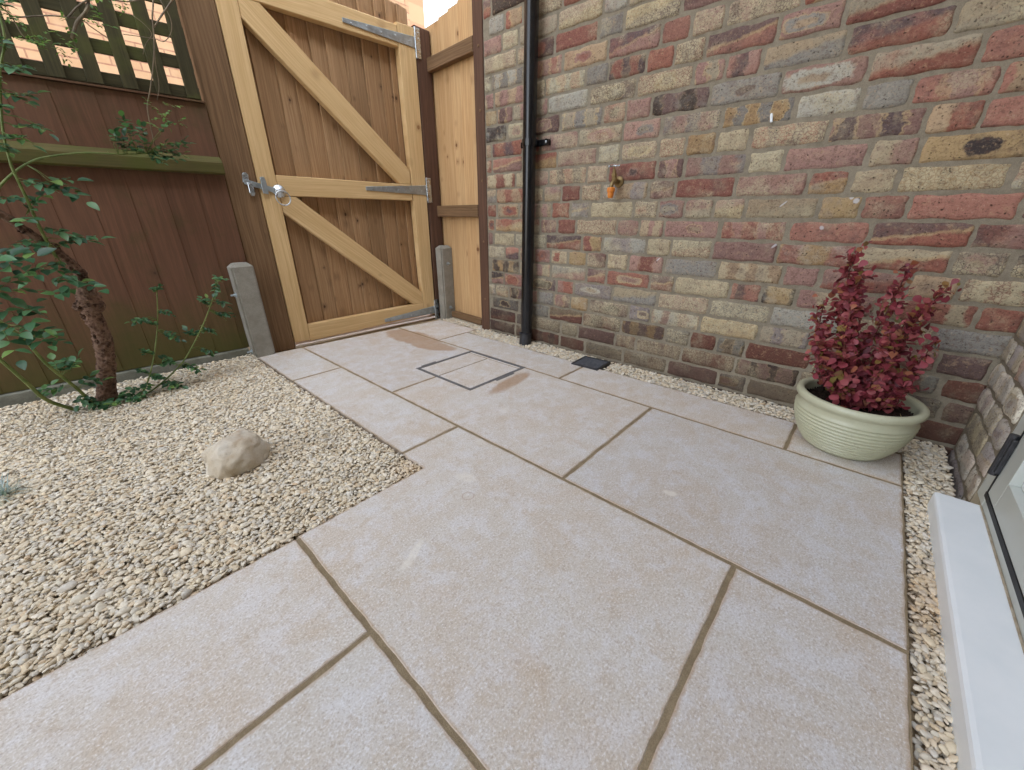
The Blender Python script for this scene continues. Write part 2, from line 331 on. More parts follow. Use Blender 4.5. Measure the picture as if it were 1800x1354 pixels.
def mat_gravel():
    s = NT('cream_gravel_stone', .8, spec=.25); i = s.isl(); p = s.pos()
    col = s.ramp(i, [(0, lin(228, 215, 189)), (.18, lin(219, 203, 176)), (.32, lin(234, 223, 203)), (.45, lin(213, 206, 194)), (.56, lin(226, 216, 195)), (.68, lin(204, 198, 187)),
                     (.78, lin(236, 227, 210)), (.88, lin(219, 199, 168)), (.94, lin(228, 214, 189)), (1, lin(210, 184, 152))])
    n = s.noise(p, 90, 4, .65); col = s.mix(s.mapr(n, .4, .7, 0, .35), col, lin(172, 152, 122)); f = s.noise(p, 400, 2, .6); col = s.mix(s.mapr(f, .55, .75, 0, .3), col, lin(236, 230, 216))
    # sandy stained patches beside the paving
    q = s.vm('SUBTRACT', p, (.52, .87, 0)); r1 = s.vm('LENGTH', q, o=1)
    q2 = s.vm('SUBTRACT', p, (.95, -.25, 0)); r2 = s.vm('LENGTH', q2, o=1)
    wob = s.math('MULTIPLY', s.noise(p, 20, 3, .6), .1); st = s.math('MAXIMUM', s.mapr(s.math('ADD', r1, wob), .15, .05, 0, .35), s.mapr(s.math('ADD', r2, wob), .22, .08, 0, .32))
    col = s.mix(st, col, lin(196, 158, 108))
    s.bump(s.math('ADD', n, f), .3, .001); return s.done(col)
M_gravel = mat_gravel()

def simple(name, c1, c2, rough=.5, scale=8, bump=.1, metal_=0, spec=.5, dist=.001):
    s = NT(name, rough, metal_, spec); n = s.noise(s.obj(), scale, 5, .65); s.bump(n, bump, dist)
    return s.done(s.mix(s.mapr(n, .3, .7), c1, c2), s.mapr(n, .3, .7, rough*.85, min(rough*1.2, 1)))
M_black = simple('black_gloss_plastic', lin(16, 16, 18), lin(26, 26, 29), .22, 30, .03)
M_blackm = simple('black_cast_plastic', lin(34, 34, 37), lin(56, 56, 60), .45, 60, .2)
M_orange = simple('orange_plastic', lin(214, 122, 40), lin(228, 140, 56), .4)
M_white = simple('white_painted_sill', lin(234, 240, 243), lin(243, 247, 249), .42, 5, .04)
M_frame = simple('sage_grey_frame', lin(192, 197, 190), lin(200, 204, 198), .4, 6, .03)
M_gask = simple('black_rubber_gasket', lin(22, 22, 24), lin(34, 34, 36), .6)
M_tray = simple('grey_galvanised_tray', lin(98, 98, 100), lin(126, 126, 126), .5, 40, .2, .2)
M_thr = simple('pale_threshold_stone', lin(226, 214, 208), lin(236, 228, 224), .5, 20, .1)
M_ground = simple('ground_earth', lin(110, 100, 80), lin(140, 128, 104), .95, 3, .3)
M_stone = None
def mat_stone():
    s = NT('sandstone_boulder', .88, spec=.2); p = s.obj(); a = s.noise(p, 9, 5, .65); b = s.noise(p, 40, 5, .7); f = s.noise(p, 300, 2, .6)
    c = s.mix(s.mapr(a, .35, .65), lin(192, 178, 156), lin(208, 200, 186)); 
    t = s.noise(s.vm('ADD', p, (3, 1, 7)), 7, 4, .6); c = s.mix(s.mapr(t, .55, .68, 0, .6), c, lin(156, 124, 90)); c = s.mix(s.mapr(b, .5, .75, 0, .4), c, lin(206, 196, 182))
    c = s.mix(s.mapr(f, .45, .25, 0, .35), c, lin(120, 104, 88)); s.bump(s.math('ADD', f, s.math('MULTIPLY', b, 2.)), .5, .002); return s.done(c)
M_stone = mat_stone()
def mat_bark():
    s = NT('gnarled_bark', .92, spec=.15); bc = s.attr('bc'); p = s.obj(); v = s.voro(p, 75); n = s.noise(p, 45, 5, .7); n2 = s.noise(p, 160, 3, .7)
    c = s.mix(s.mapr(n, .3, .7), lin(66, 48, 42), lin(128, 100, 84)); c = s.mix(s.mapr(v, .25, .6, 0, .55), c, lin(150, 122, 104)); c = s.mix(s.mapr(n2, .5, .3, 0, .6), c, lin(36, 26, 24))
    s.bump(s.math('ADD', v, s.math('ADD', n, s.math('MULTIPLY', n2, .5))), .9, .006); return s.done(c)
M_bark = mat_bark()
def mat_cane(name, c1, c2):
    s = NT(name, .5, spec=.4); n = s.noise(s.obj(), 30, 4, .6); s.bump(n, .2, .001); return s.done(s.mix(s.mapr(n, .3, .7), c1, c2))
M_cane = mat_cane('green_cane', lin(88, 108, 52), lin(124, 134, 76)); M_twig = mat_cane('brown_twig', lin(86, 74, 58), lin(128, 112, 88))
M_redstem = mat_cane('red_brown_stem', lin(80, 40, 36), lin(120, 66, 52))
def mat_leaf(name, stops, rough=.35, trans=.25, spec=.5):
    s = NT(name, rough, spec=spec); i = s.isl(); col = s.ramp(i, stops); n = s.noise(s.pos(), 60, 3, .6)
    col = s.mix(s.mapr(n, .35, .7, 0, .3), col, s.mix(1., col, (.6, .62, .6), 'MULTIPLY')); s.done(col)
    s.b.inputs['Roughness'].default_value = rough
    tr = s.t.nodes.new('ShaderNodeBsdfTranslucent'); s.put(tr.inputs[0], s.mix(1., col, (1.1, 1.2, .7), 'MULTIPLY')); ms = s.t.nodes.new('ShaderNodeMixShader'); ms.inputs[0].default_value = trans
    out = s.t.nodes['Material Output']; s.t.links.new(s.b.outputs[0], ms.inputs[1]); s.t.links.new(tr.outputs[0], ms.inputs[2]); s.t.links.new(ms.outputs[0], out.inputs[0])
    s.bump(n, .15, .001); return s.m
M_rose = mat_leaf('rose_leaf', [(0, lin(44, 76, 54)), (.4, lin(66, 106, 72)), (.75, lin(92, 132, 92)), (.93, lin(96, 134, 78)), (1, lin(130, 156, 84))], .32)
M_young = mat_leaf('young_leaf', [(0, lin(70, 104, 52)), (.5, lin(98, 132, 62)), (1, lin(122, 150, 78))], .4, .35)
M_berb = mat_leaf('crimson_leaf', [(0, lin(84, 38, 46)), (.2, lin(140, 60, 70)), (.42, lin(160, 76, 86)), (.62, lin(178, 98, 98)), (.76, lin(112, 48, 60)), (.88, lin(176, 112, 84)), (.95, lin(130, 122, 62)), (1, lin(160, 84, 92))], .45, .2, .35)
M_blue = mat_leaf('blue_grey_blade', [(0, lin(150, 168, 168)), (1, lin(186, 198, 200))], .5)

# ------------------------------------------------------------------ setting: ground, gravel beds, paving
def sheet(name, x0, x1, y0, y1, z, mat, kind='structure', n=1):
    me = bpy.data.meshes.new(name); me.from_pydata([(x0, y0, z), (x1, y0, z), (x1, y1, z), (x0, y1, z)], [], [(0, 1, 2, 3)])
    return tag(link(name, me, mat), kind=kind)
sheet('ground', -150, 150, -150, 150, -.075, M_ground)
sheet('gravel_bed', -2.6, 1.775, -.34, 2.42, -.022, M_soil)
sheet('paving_mortar', -1.6, 1.62, -.226, .84, -.0014, M_joint)
sheet('paving_mortar', .55, 1.625, .836, 2.30, -.0014, M_joint)

def slab(mb, pts, z=0.0, th=.022, ch=.0025, jit=.0012):
    P = []
    n = len(pts)
    for i in range(n):
        a = Vector(pts[i]); b = Vector(pts[(i+1) % n]); k = max(1, int((b-a).length/.025))
        d = (b-a).normalized(); nn = Vector((-d.y, d.x))
        for j in range(k):
            P.append(a+(b-a)*(j/k)+(nn*random.uniform(-jit, jit) if j else Vector((0, 0))))
    m = len(P); area = sum(P[i].x*P[(i+1) % m].y-P[(i+1) % m].x*P[i].y for i in range(m))
    if area < 0: P.reverse()
    ins = []
    for i in range(m):
        a = (P[i]-P[i-1]).normalized(); b = (P[(i+1) % m]-P[i]).normalized(); mm = Vector((-a.y, a.x))+Vector((-b.y, b.x))
        ins.append(P[i]+mm*(ch/max(mm.dot(Vector((-a.y, a.x))), .35)))
    in2 = []
    for i in range(m):
        a = (P[i]-P[i-1]).normalized(); b = (P[(i+1) % m]-P[i]).normalized(); mm = Vector((-a.y, a.x))+Vector((-b.y, b.x))
        in2.append(P[i]+mm*(.016/max(mm.dot(Vector((-a.y, a.x))), .35)))
    V = [(p.x, p.y, z) for p in ins]+[(p.x, p.y, z-ch) for p in P]+[(p.x, p.y, z-th) for p in P]
    ring = th > .01
    if ring: V += [(p.x, p.y, z) for p in in2]
    F = ([tuple(range(3*m, 4*m))]+[(i, (i+1) % m, 3*m+(i+1) % m, 3*m+i) for i in range(m)] if ring else [tuple(range(m))])+[tuple((r+1)*m+i if q < 2 else r*m+i for q, i in ((0, i), (1, (i+1) % m), (2, (i+1) % m), (3, i))) for r in range(2) for i in range(m)]
    mb.add(V, F, [(x, y, 1. if i < 3*m and ring else 0.) for i, (x, y, _) in enumerate(V)])
J = .0039
def rp(x0, x1, y0, y1): return [(x0+J, y0+J), (x1-J, y0+J), (x1-J, y1-J), (x0+J, y1-J)]
xa, xb, xc, xd, xe, xf = -.735, .179, .547, .785, 1.395, 1.632
mx0, mx1, my0, my1 = 1.026, 1.393, 1.167, 1.557
pv = MB()
slab(pv, rp(xa, xb, .508, .848)); slab(pv, rp(xa, xb, -.228, .508)); slab(pv, rp(-1.65, xa, .2, .848)); slab(pv, rp(-1.65, xa, -.228, .2))
slab(pv, [(xb+J, .052+J), (xd-J, .052+J), (xd-J, .966-J), (xc, .966-J), (xc, .852), (xb+J, .848)])
slab(pv, rp(xb, xd, -.228, .052))
slab(pv, rp(xc, xd, .966, 1.853)); slab(pv, rp(xc, xd, 1.853, 2.335))
slab(pv, rp(xd, xe, -.228, .508))
slab(pv, [(xd+J, .508+J), (xe-J, .508+J), (xe-J, my0), (mx0, my0), (mx0, 1.402-J), (xd+J, 1.402-J)])
slab(pv, [(xd+J, 1.402+J), (mx0, 1.402+J), (mx0, my1), (xe-J, my1), (xe-J, 2.285), (xd+J, 2.325)])
slab(pv, rp(xe, 1.612, -.228, .058)); slab(pv, rp(xe, xf, .058, .957))
slab(pv, rp(xe, xf, .957, 1.858))
slab(pv, [(xe+J, 1.858+J), (1.715, 1.862+J), (1.725, 2.245), (xe+J, 2.283)])
tag(pv.build('paving', M_slab), kind='structure')

# gravel stones: many small pebbles, one object per bed
def ico(sub):
    bm = bmesh.new(); bmesh.ops.create_icosphere(bm, subdivisions=sub, radius=1); bm.verts.index_update()
    V = np.array([v.co[:] for v in bm.verts]); F = np.array([[v.index for v in f.verts] for f in bm.faces]); bm.free(); return V, F
IV, IF = ico(2)
def pebble_templates(k):
    out = []
    for _ in range(k):
        d = rng.normal(size=(7, 3)); d /= np.linalg.norm(d, axis=1)[:, None]; a = rng.uniform(.38, .85, 7)
        V = IV.copy()
        for q in range(7):           # planar cuts give the stones their flattened, faceted look
            t = V@d[q]; o = np.clip(t-a[q], 0, None); V = V-np.outer(o*.85, d[q])
        V += rng.normal(size=V.shape)*.03
        out.append(V)
    return out
TPL = pebble_templates(16)
def pebbles(rects, excl, mean=.0118, step=.0076, layers=((-.011, 1.), (-.003, 1.)), tilt=.2, clear=.004, heap=None):
    X = []
    for (x0, x1, y0, y1) in rects:
        for z, dens in layers:
            gx, gy = np.meshgrid(np.arange(x0+clear, x1-clear, step), np.arange(y0+clear, y1-clear, step)); g = np.c_[gx.ravel(), gy.ravel()]
            g = g[rng.random(len(g)) < dens]; g = g+rng.uniform(-.6, .6, g.shape)*step
            k = (g[:, 0] > x0+clear) & (g[:, 0] < x1-clear) & (g[:, 1] > y0+clear) & (g[:, 1] < y1-clear)
            for e in excl: k &= ~((g[:, 0] > e[0]) & (g[:, 0] < e[1]) & (g[:, 1] > e[2]) & (g[:, 1] < e[3]))
            g = g[k]; X.append(np.c_[g, z+rng.normal(0, .0022, len(g))])
    X = np.concatenate(X); N = len(X)
    if heap: X[:, 2] += heap(X[:, 0], X[:, 1])
    l = np.clip(rng.lognormal(math.log(mean), .3, N), .009, .038); wd = l*rng.uniform(.6, .9, N); th = l*rng.uniform(.3, .52, N)
    S = np.c_[l, wd, th]/2*1.08
    yaw = rng.uniform(0, 2*np.pi, N); tx = rng.normal(0, tilt, N); ty = rng.normal(0, tilt, N)
    cy, sy, cx, sx, ct, st = np.cos(yaw), np.sin(yaw), np.cos(tx), np.sin(tx), np.cos(ty), np.sin(ty)
    Rz = np.zeros((N, 3, 3)); Rz[:, 0, 0] = cy; Rz[:, 0, 1] = -sy; Rz[:, 1, 0] = sy; Rz[:, 1, 1] = cy; Rz[:, 2, 2] = 1
    Rx = np.zeros((N, 3, 3)); Rx[:, 0, 0] = 1; Rx[:, 1, 1] = cx; Rx[:, 1, 2] = -sx; Rx[:, 2, 1] = sx; Rx[:, 2, 2] = cx
    Ry = np.zeros((N, 3, 3)); Ry[:, 0, 0] = ct; Ry[:, 0, 2] = st; Ry[:, 1, 1] = 1; Ry[:, 2, 0] = -st; Ry[:, 2, 2] = ct
    RR = Rx@Ry@Rz; ti = rng.integers(0, len(TPL), N); T = np.array(TPL)[ti]*S[:, None, :]
    V = np.einsum('nij,nkj->nki', RR, T)+X[:, None, :]
    F = (IF[None]+(np.arange(N)*len(IV))[:, None, None])
    return V.reshape(-1, 3), F.reshape(-1, 3)
soil_hole = lambda x, y: -.008*np.exp(-(((x+.06)/.09)**2+((y-2.17)/.06)**2))+.012*np.exp(-((y-2.38)/.12)**2)
V, F = pebbles([(-.75, .545, .848, 2.385)], [], heap=soil_hole)
tag(link('gravel', np_mesh('gravel', V, F), M_gravel, smooth=False), 'cream and grey gravel filling the planting bed by the fence', 'gravel', kind='stuff')
V, F = pebbles([(-2.5, -.75, .848, 2.385)], [], mean=.024, step=.019)
tag(link('gravel', np_mesh('gravel', V, F), M_gravel, smooth=False), 'cream gravel at the far left end of the planting bed', 'gravel', kind='stuff')
V, F = pebbles([(xf+.002, 1.772, -.228, 1.86), (1.735, 1.87, 1.862, 2.25)], [(1.585, 1.75, .865, 1.035)], mean=.0135, step=.0085, layers=((-.014, 1.), (-.004, 1.)))
tag(link('gravel', np_mesh('gravel', V, F), M_gravel, smooth=False), 'thin strip of cream gravel along the foot of the brick wall', 'gravel', kind='stuff')
V, F = pebbles([(-1.2, 1.775, -.335, -.230)], [], mean=.012, step=.0078, layers=((-.014, 1.), (-.005, 1.)), clear=.003)
tag(link('gravel', np_mesh('gravel', V, F), M_gravel, smooth=False), 'strip of cream gravel between paving and the white door sill', 'gravel', kind='stuff')

# ------------------------------------------------------------------ brick walls
PAL = {'red': [(180, 94, 70), (188, 104, 78), (166, 88, 70), (194, 116, 92)], 'pink': [(188, 132, 112), (182, 126, 110), (172, 118, 104)],
       'buff': [(196, 172, 126), (190, 160, 116), (184, 166, 130), (200, 160, 112)], 'yel': [(204, 162, 96), (196, 148, 84)],
       'grey': [(160, 152, 136), (148, 142, 130), (190, 184, 162), (152, 138, 130)], 'plum': [(120, 84, 78), (134, 98, 90), (112, 86, 86)], 'dark': [(78, 66, 64), (88, 70, 60), (96, 76, 58)]}
def pick(names, k=1.0):
    c = random.choice(PAL[random.choice(names)]); j = random.uniform(.92, 1.08); g_ = sum(c)/3; c = [g_+(x-g_)*.62 for x in c]; return (*lin(*[min(255, x*j) for x in c], k), 1)
GS = np.array([-1, -.985, -.95, -.88, -.75, -.5, -.25, 0, .25, .5, .75, .88, .95, .985, 1]); GT = np.array([-1, -.95, -.85, -.6, -.2, .2, .6, .85, .95, 1])
def bricks(rows, face_z=0.004, rough=1.0, k=1.0, pr=.0075, dark_rows=0):
    """rows: list of (z0, [(u0,u1),...]); returns verts (u, out, z), faces and attributes"""
    S, T = np.meshgrid(GS, GT); S = S.ravel(); T = T.ravel(); nu, nv = len(GS), len(GT)
    q = np.array([[j*nu+i, j*nu+i+1, (j+1)*nu+i+1, (j+1)*nu+i] for j in range(nv-1) for i in range(nu-1)])
    VV = []; FF = []; at = {a: [] for a in ('bc', 'bn', 'bp', 'bq', 'br', 'bs', 'cA', 'cB', 'cC')}; o = 0
    for ri, (z0, z1, spans) in enumerate(rows):
        for (u0, u1) in spans:
            hl = (u1-u0)/2; hv = (z1-z0)/2; cu = (u0+u1)/2; cz = (z0+z1)/2
            x = S*hl; y = T*hv; r = pr*random.uniform(.7, 1.6)
            # rounded corners
            dx = np.abs(x)-(hl-r); dy = np.abs(y)-(hv-r); c = (dx > 0) & (dy > 0); d = np.hypot(dx, dy); kk = np.where(c & (np.maximum(dx, dy) > 0), np.maximum(dx, dy)/np.maximum(d, 1e-6), 1)
            x = np.where(c, np.sign(x)*(hl-r+dx*kk), x); y = np.where(c, np.sign(y)*(hv-r+dy*kk), y)
            e = np.minimum(hl*(1-np.abs(S)), hv*(1-np.abs(T))); edge = np.exp(-e/.0028)
            ph = rng.uniform(0, 50, 6); wob = .0016*rough
            x = x+np.where(np.abs(S) > .8, 1, 0)*wob*np.sin(y*140+ph[0])*np.sign(S); y = y+np.where(np.abs(T) > .7, 1, 0)*wob*(np.sin(x*55+ph[1])+.6*np.sin(x*170+ph[2]))*np.sign(T)
            dep = face_z*random.uniform(.5, 1.4)-edge*(face_z+.005)+rough*.0009*(np.sin(x*60+ph[3])*np.cos(y*90+ph[4])+rng.normal(size=len(x))*.45)
            dep += x*random.uniform(-.008, .008)*rough
            VV.append(np.c_[x+cu, dep, y+cz]); FF.append(q+o); o += len(S); n = len(S)
            rid = rng.uniform(0, 60, 3); at['bc'].append(np.c_[x, y, dep]+rid); at['bn'].append(np.c_[x/hv*.5, y/hv, 0*x])
            t = random.random(); L = hl/hv
            if t < .26: bp = (0, 0, 0)
            elif t < .62: bp = (1, 0, 0)
            elif t < .82: bp = (0, 1, 0)
            else: bp = (0, 0, 1)
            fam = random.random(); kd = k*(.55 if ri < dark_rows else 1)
            if fam < .50: A, B, Cc = pick(['red', 'red', 'pink'], kd), pick(['pink', 'buff', 'plum'], kd), pick(['plum', 'buff', 'red'], kd)
            elif fam < .68: A, B, Cc = pick(['buff', 'yel', 'grey'], kd), pick(['red', 'pink', 'grey'], kd), pick(['grey', 'pink', 'plum'], kd)
            elif fam < .86: A, B, Cc = pick(['grey', 'grey', 'buff'], kd), pick(['grey', 'buff', 'pink'], kd), pick(['plum', 'buff'], kd)
            elif fam < .95: A, B, Cc = pick(['plum', 'pink'], kd), pick(['red', 'dark', 'grey', 'yel'], kd), pick(['dark', 'buff'], kd)
            else: A, B, Cc = pick(['dark'], kd), pick(['plum', 'yel'], kd), pick(['grey', 'dark'], kd)
            one = np.ones((n, 1))
            at['bp'].append(one*np.array([bp])); at['bq'].append(one*np.array([[random.uniform(2.4, 6.5), random.uniform(0, 6.3), random.uniform(.45, .85)]]))
            at['br'].append(one*np.array([[random.uniform(-.3, .3), random.uniform(.55, 1.6)/max(.6, L/3), random.random()**2*1.2]]))
            at['bs'].append(one*np.array([[random.random()**2.6, 0, 0]]))
            at['cA'].append(one*np.array([A])); at['cB'].append(one*np.array([B])); at['cC'].append(one*np.array([Cc]))
    A = {a: (('FLOAT_COLOR' if a[0] == 'c' else 'FLOAT_VECTOR'), np.concatenate(v)) for a, v in at.items()}
    return np.concatenate(VV), np.concatenate(FF), A
def bond(u0, u1, z0, z1, pitch=.0757, jz=.0012):
    rows = []; n0 = int(round(z0/pitch)); k = 0; z = z0
    while z < z1:
        sp = []; u = u0-random.uniform(0, .22); prev = None
        while u < u1:
            L = random.choices([.217, .104, .160], [.54, .38, .08])[0]; j = random.uniform(.006, .011)
            a, b = max(u, u0+.002), min(u+L, u1-.002)
            if b-a > .03: sp.append((a, b))
            u += L+j
        rows.append((z+.0034+random.uniform(-jz, jz)*.5, z+pitch-.0038+random.uniform(-jz, jz)*.5, sp)); z += pitch
    return rows
WX = 1.776
bw_ = thing('brick_wall', 'weathered multi-coloured brick wall with red, buff and grey bricks behind the drainpipe', 'wall', (WX, 0, 0))
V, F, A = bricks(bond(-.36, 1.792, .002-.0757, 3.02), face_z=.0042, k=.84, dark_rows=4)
V = np.c_[-V[:, 1], V[:, 0], V[:, 2]]        # front faces -X ; local origin on the wall plane
link('brick_face', np_mesh('brick_face', V, F[:, ::-1], A), M_brick, bw_, smooth=True)
m = MB(); m.box((.0008, -.60, -.10), (.215, 1.792, 3.03)); m.build('mortar_core', M_mortar, bw_)

hw = thing('house_wall', 'rough brick house wall corner between the brick wall and the glazed door', 'wall', (0, -.352, 0))
save_ = dict(PAL); PAL['red'] = PAL['grey']+[(176, 140, 118)]; PAL['pink'] = [(176, 156, 136), (160, 150, 146)]; PAL['yel'] = PAL['buff']; PAL['plum'] = [(138, 124, 118), (120, 108, 104)]; PAL['buff'] = [(186, 174, 152), (172, 162, 146)]
V, F, A = bricks(bond(1.41, 1.774, -.0737, 2.2), face_z=.005, rough=1.6, k=1.45, pr=.010)
PAL.update(save_)
V = np.c_[V[:, 0], V[:, 1], V[:, 2]]
link('brick_face', np_mesh('brick_face', V, F[:, ::-1], A), M_pier, hw, smooth=True)
m = MB(); m.box((1.41, -.215, -.10), (WX-.002, -.001, 5.2)); m.box((-5.5, -.215, 2.15), (1.41, -.001, 5.2)); m.box((-5.5, -.215, -.10), (-.62, -.001, 2.15)); m.box((WX+.22, -.215, -.1), (6, -.001, 5.2)); m.box((WX-.002, -.215, 3.03), (WX+.22, -.001, 5.2))
m.build('mortar_core', M_mortar, hw)

# ------------------------------------------------------------------ door and sill on the right
m = MB(); m.box((-.55, -.60, -.02), (1.345, -.272, .042), .008)
tag(m.build('door_sill', M_white, smooth=False), 'smooth white door sill beside the gravel strip', 'door sill')
dr = thing('glazed_door', 'sage grey door frame and leaf with black gaskets above the white sill', 'door', (0, -.354, .0425))
def fr(mb, x0, x1, z0, z1, y0, y1, ch=.002): mb.box((x0, y1, z0), (x1, y0, z1), ch)
m = MB(); fr(m, 1.338, 1.408, .0, 2.1, 0, -.07); fr(m, -.5, 1.338, .0, .030, -.001, -.07); fr(m, -.5, 1.338, 2.03, 2.1, -.001, -.07); fr(m, -.57, -.5, 0, 2.1, 0, -.07)
m.build('door_frame', M_frame, dr)
m = MB(); m.tube([(-.5, .0005, .0002), (1.338, .0005, .0002)], .0022, 6); m.build('sealant', simple('grubby_sealant', lin(150, 134, 110), lin(190, 180, 160), .7, 30), dr)
m = MB(); fr(m, 1.3295, 1.3375, .0425, 2.03, .0045, -.02, .0005); fr(m, -.49, 1.3375, .030, .0425, .0055, -.02, .0005); m.build('gasket', M_gask, dr)
m = MB()
leaf = [(1.255, 1.329, .043, 2.02), (-.49, -.40, .043, 2.02), (-.40, 1.255, .043, .112), (-.40, 1.255, 1.95, 2.02)]
for a in leaf: fr(m, *a, .004, -.06)
m.build('door_leaf', M_frame, dr)
m = MB()
for (x0, x1, z0, z1) in [(1.228, 1.255, .112, 1.95), (-.40, 1.228, .112, .139)]:
    fr(m, x0, x1, z0, z1, -.012, -.05, .006)
m.build('glazing_bead', M_white, dr)
m = MB(); fr(m, -.40, 1.2275, .1395, 1.95, -.026, -.034, 0)
s = NT('dark_glass', .05, spec=.6); s.done((.03, .035, .035)); m.build('glass', s.m, dr)
m = MB(); fr(m, 1.322, 1.352, .098, .19, .014, .0045, .003); m.tube([(1.337, .012, .09), (1.337, .012, .198)], .008, 10); m.build('hinge', M_blackm, dr)

# ------------------------------------------------------------------ gate (local x along the gate, y to the back, z up)
G0 = (.7755, 2.401, 0); RZ = R(-3.236)
gt = thing('garden_gate', 'ledged and braced wooden garden gate with pale frame and brown boards', 'gate', G0, RZ)
FT = .044
def piece(name, pts, mat, parent, y0=0., y1=FT, grain=(0, 1), ch=.003, label=None):
    m = MB(); m.plank(pts, y0, y1, grain, ch); o = m.build(name, mat, parent)
    if label: o['label'] = label
    return o
piece('stile', [(0, .014), (.086, .014), (.086, 1.83), (0, 1.83)], M_pale, gt)
piece('stile', [(.888, .030), (.983, .022), (.990, 1.69), (.878, 1.69)], M_pale, gt)
piece('rail', [(.087, .008), (.887, .026), (.887, .118), (.087, .103)], M_pale, gt, .001, grain=(1, 0))
piece('rail', [(.087, .791), (.877, .785), (.877, .878), (.087, .887)], M_pale, gt, .001, grain=(1, 0))
piece('rail', [(.087, 1.583), (.877, 1.578), (.877, 1.676), (.087, 1.682)], M_pale, gt, .001, grain=(1, 0))
piece('brace', [(.087, 1.508), (.800, .879), (.8765, .879), (.8765, .962), (.176, 1.582), (.087, 1.582)], M_pale, gt, .003, FT-.002, grain=(.79, -.70))
piece('brace', [(.087, .712), (.810, .118), (.886, .118), (.886, .196), (.165, .789), (.087, .789)], M_pale, gt, .003, FT-.002, grain=(.78, -.62))
m = MB(); x = .004; cuts = [.105, .205, .288, .392, .474, .574, .676, .775, .845, .915, .991]
tops = [1.86, 1.855, 1.85, 1.84, 1.83, 1.825, 1.815, 1.80, 1.795, 1.795, 1.79, 1.765]
for c, t in zip(cuts, tops):
    if c-x < .02: continue
    y = FT+.001; tw = random.uniform(-.003, .003); n0 = len(m.v); e = min(c+.014, .992)
    m.plank([(x, .016), (e, .016), (e+tw, t-.004), (x+tw, t)], y, y+.008, (0, 1), .0015)
    m.v[n0:] = [(px, py+max(0, (px-x)/(e-x))*.016, pz) for px, py, pz in m.v[n0:]]; x = c
m.build('board_panel', M_board, gt)

def hinge(z0, z1, zt0, zt1, xt, xp=.990, flip=False):
    h = MB(); h.plank([(xt, zt0), (xp, z0), (xp, z1), (xt, zt1)], -.0045, -.0002, (1, 0), .001)
    o = h.build('hinge', M_galv, gt); 
    p = MB(); p.rect(xp+.004, xp+.034, min(z0, z1)-.045, max(z0, z1)+.045, -.0045, -.001, ch=.001); p.tube([(xp+.001, -.006, min(z0, z1)-.046), (xp+.001, -.006, max(z0, z1)+.046)], .0055, 10); p.build('hinge_plate', M_zinc, o)
    for i in range(5):
        sc_ = MB()
        f = (i+.5)/5; xx = xt+(xp-xt)*f; zz = (zt0+zt1)/2*(1-f)+(z0+z1)/2*f+(.004 if i % 2 else -.004)
        sc_.bm(ball((xx, -.005, zz), (.004, .002, .004))); sc_.build('screw', M_zinc, o, smooth=True)
    for dz in (-.03, .02, .05): sc_ = MB(); sc_.bm(ball((xp+.020, -.005, (z0+z1)/2+dz), (.0035, .002, .0035))); sc_.build('screw', M_zinc, o, smooth=True)
    return o
def ball(c, r, sub=2):
    bm = bmesh.new(); bmesh.ops.create_icosphere(bm, subdivisions=sub, radius=1)
    for v in bm.verts: v.co = Vector([c[i]+v.co[i]*r[i] for i in range(3)])
    return bm
hinge(1.594, 1.647, 1.608, 1.626, .560)
hinge(.820, .878, .834, .854, .565)
hinge(.030, .084, .034, .055, .573, .978)

lt = MB(); lt.plank([(-.062, .838), (.070, .802), (.070, .826), (-.062, .862)], -.0095, -.0045, (1, 0), .001); la = lt.build('latch', M_galv, gt)
k = MB(); k.plank([(-.066, .846), (-.040, .842), (-.036, .880), (-.044, .888), (-.056, .888), (-.062, .880)], -.0075, -.0005, (1, 0), .001)
k.plank([(-.050, .846), (-.030, .842), (-.026, .800), (-.032, .786), (-.044, .786), (-.050, .800)], -.016, -.0105, (1, 0), .0015); k.build('keep', M_zinc, la)
k = MB(); k.plank([(.010, .800), (.034, .796), (.034, .858), (.028, .874), (.016, .874), (.010, .860)], -.0135, -.0095, (1, 0), .001); k.plank([(.012, .852), (.032, .852), (.032, .872), (.012, .872)], -.0095, -.0003, (1, 0), .001); k.build('staple', M_galv, la)
k = MB(); k.lathe([(.0, 0), (.031, 0), (.031, .003), (.026, .006), (.018, .010), (.012, .018), (.0, .019)], 24)
rot = Matrix.Rotation(R(90), 4, 'X'); k.v = [tuple(rot@Vector(v)+Vector((.088, -.001, .812))) for v in k.v]; k.build('rose_plate', M_zinc, la, smooth=True)
k = MB(); ring = [(.094+.034*math.sin(a), -.020-.010*(1-math.cos(a))*.5, .780+.034*math.cos(a)) for a in [2*math.pi*i/32 for i in range(33)]]
k.tube(ring, .0032, 8, cap=False); k.build('ring_handle', M_zinc, la, smooth=True)

# posts beside the gate
lp = thing('gate_post', 'dark brown square timber gate post carrying the latch keep, beside the green trellis', 'post', G0, RZ)
m = MB(); m.plank([(-.138, -.02), (-.0025, -.02), (-.0025, 1.95), (-.138, 1.95)], -.0005, .098, (0, 1), .005); m.build('post', M_post, lp)
hp = thing('gate_post', 'dark red-brown timber hinge post between the gate and the narrow infill panel', 'post', G0, RZ)
m = MB(); m.plank([(.995, -.02), (1.098, -.02), (1.098, 1.700), (.995, 1.706)], .0, .098, (0, 1), .005); m.build('post', M_postR, hp)
ts = MB(); ts.plank([(.0, 0), (.99, 0), (.99, .011), (.0, .006)], -.006, .075, (1, 0), .002); ts.v = [(G0[0]+x*math.cos(RZ)-y*math.sin(RZ), G0[1]+x*math.sin(RZ)+y*math.cos(RZ), z-.004) for x, y, z in ts.v]
tag(ts.build('threshold_strip', M_thr), 'thin pale stone threshold strip under the gate', 'threshold')

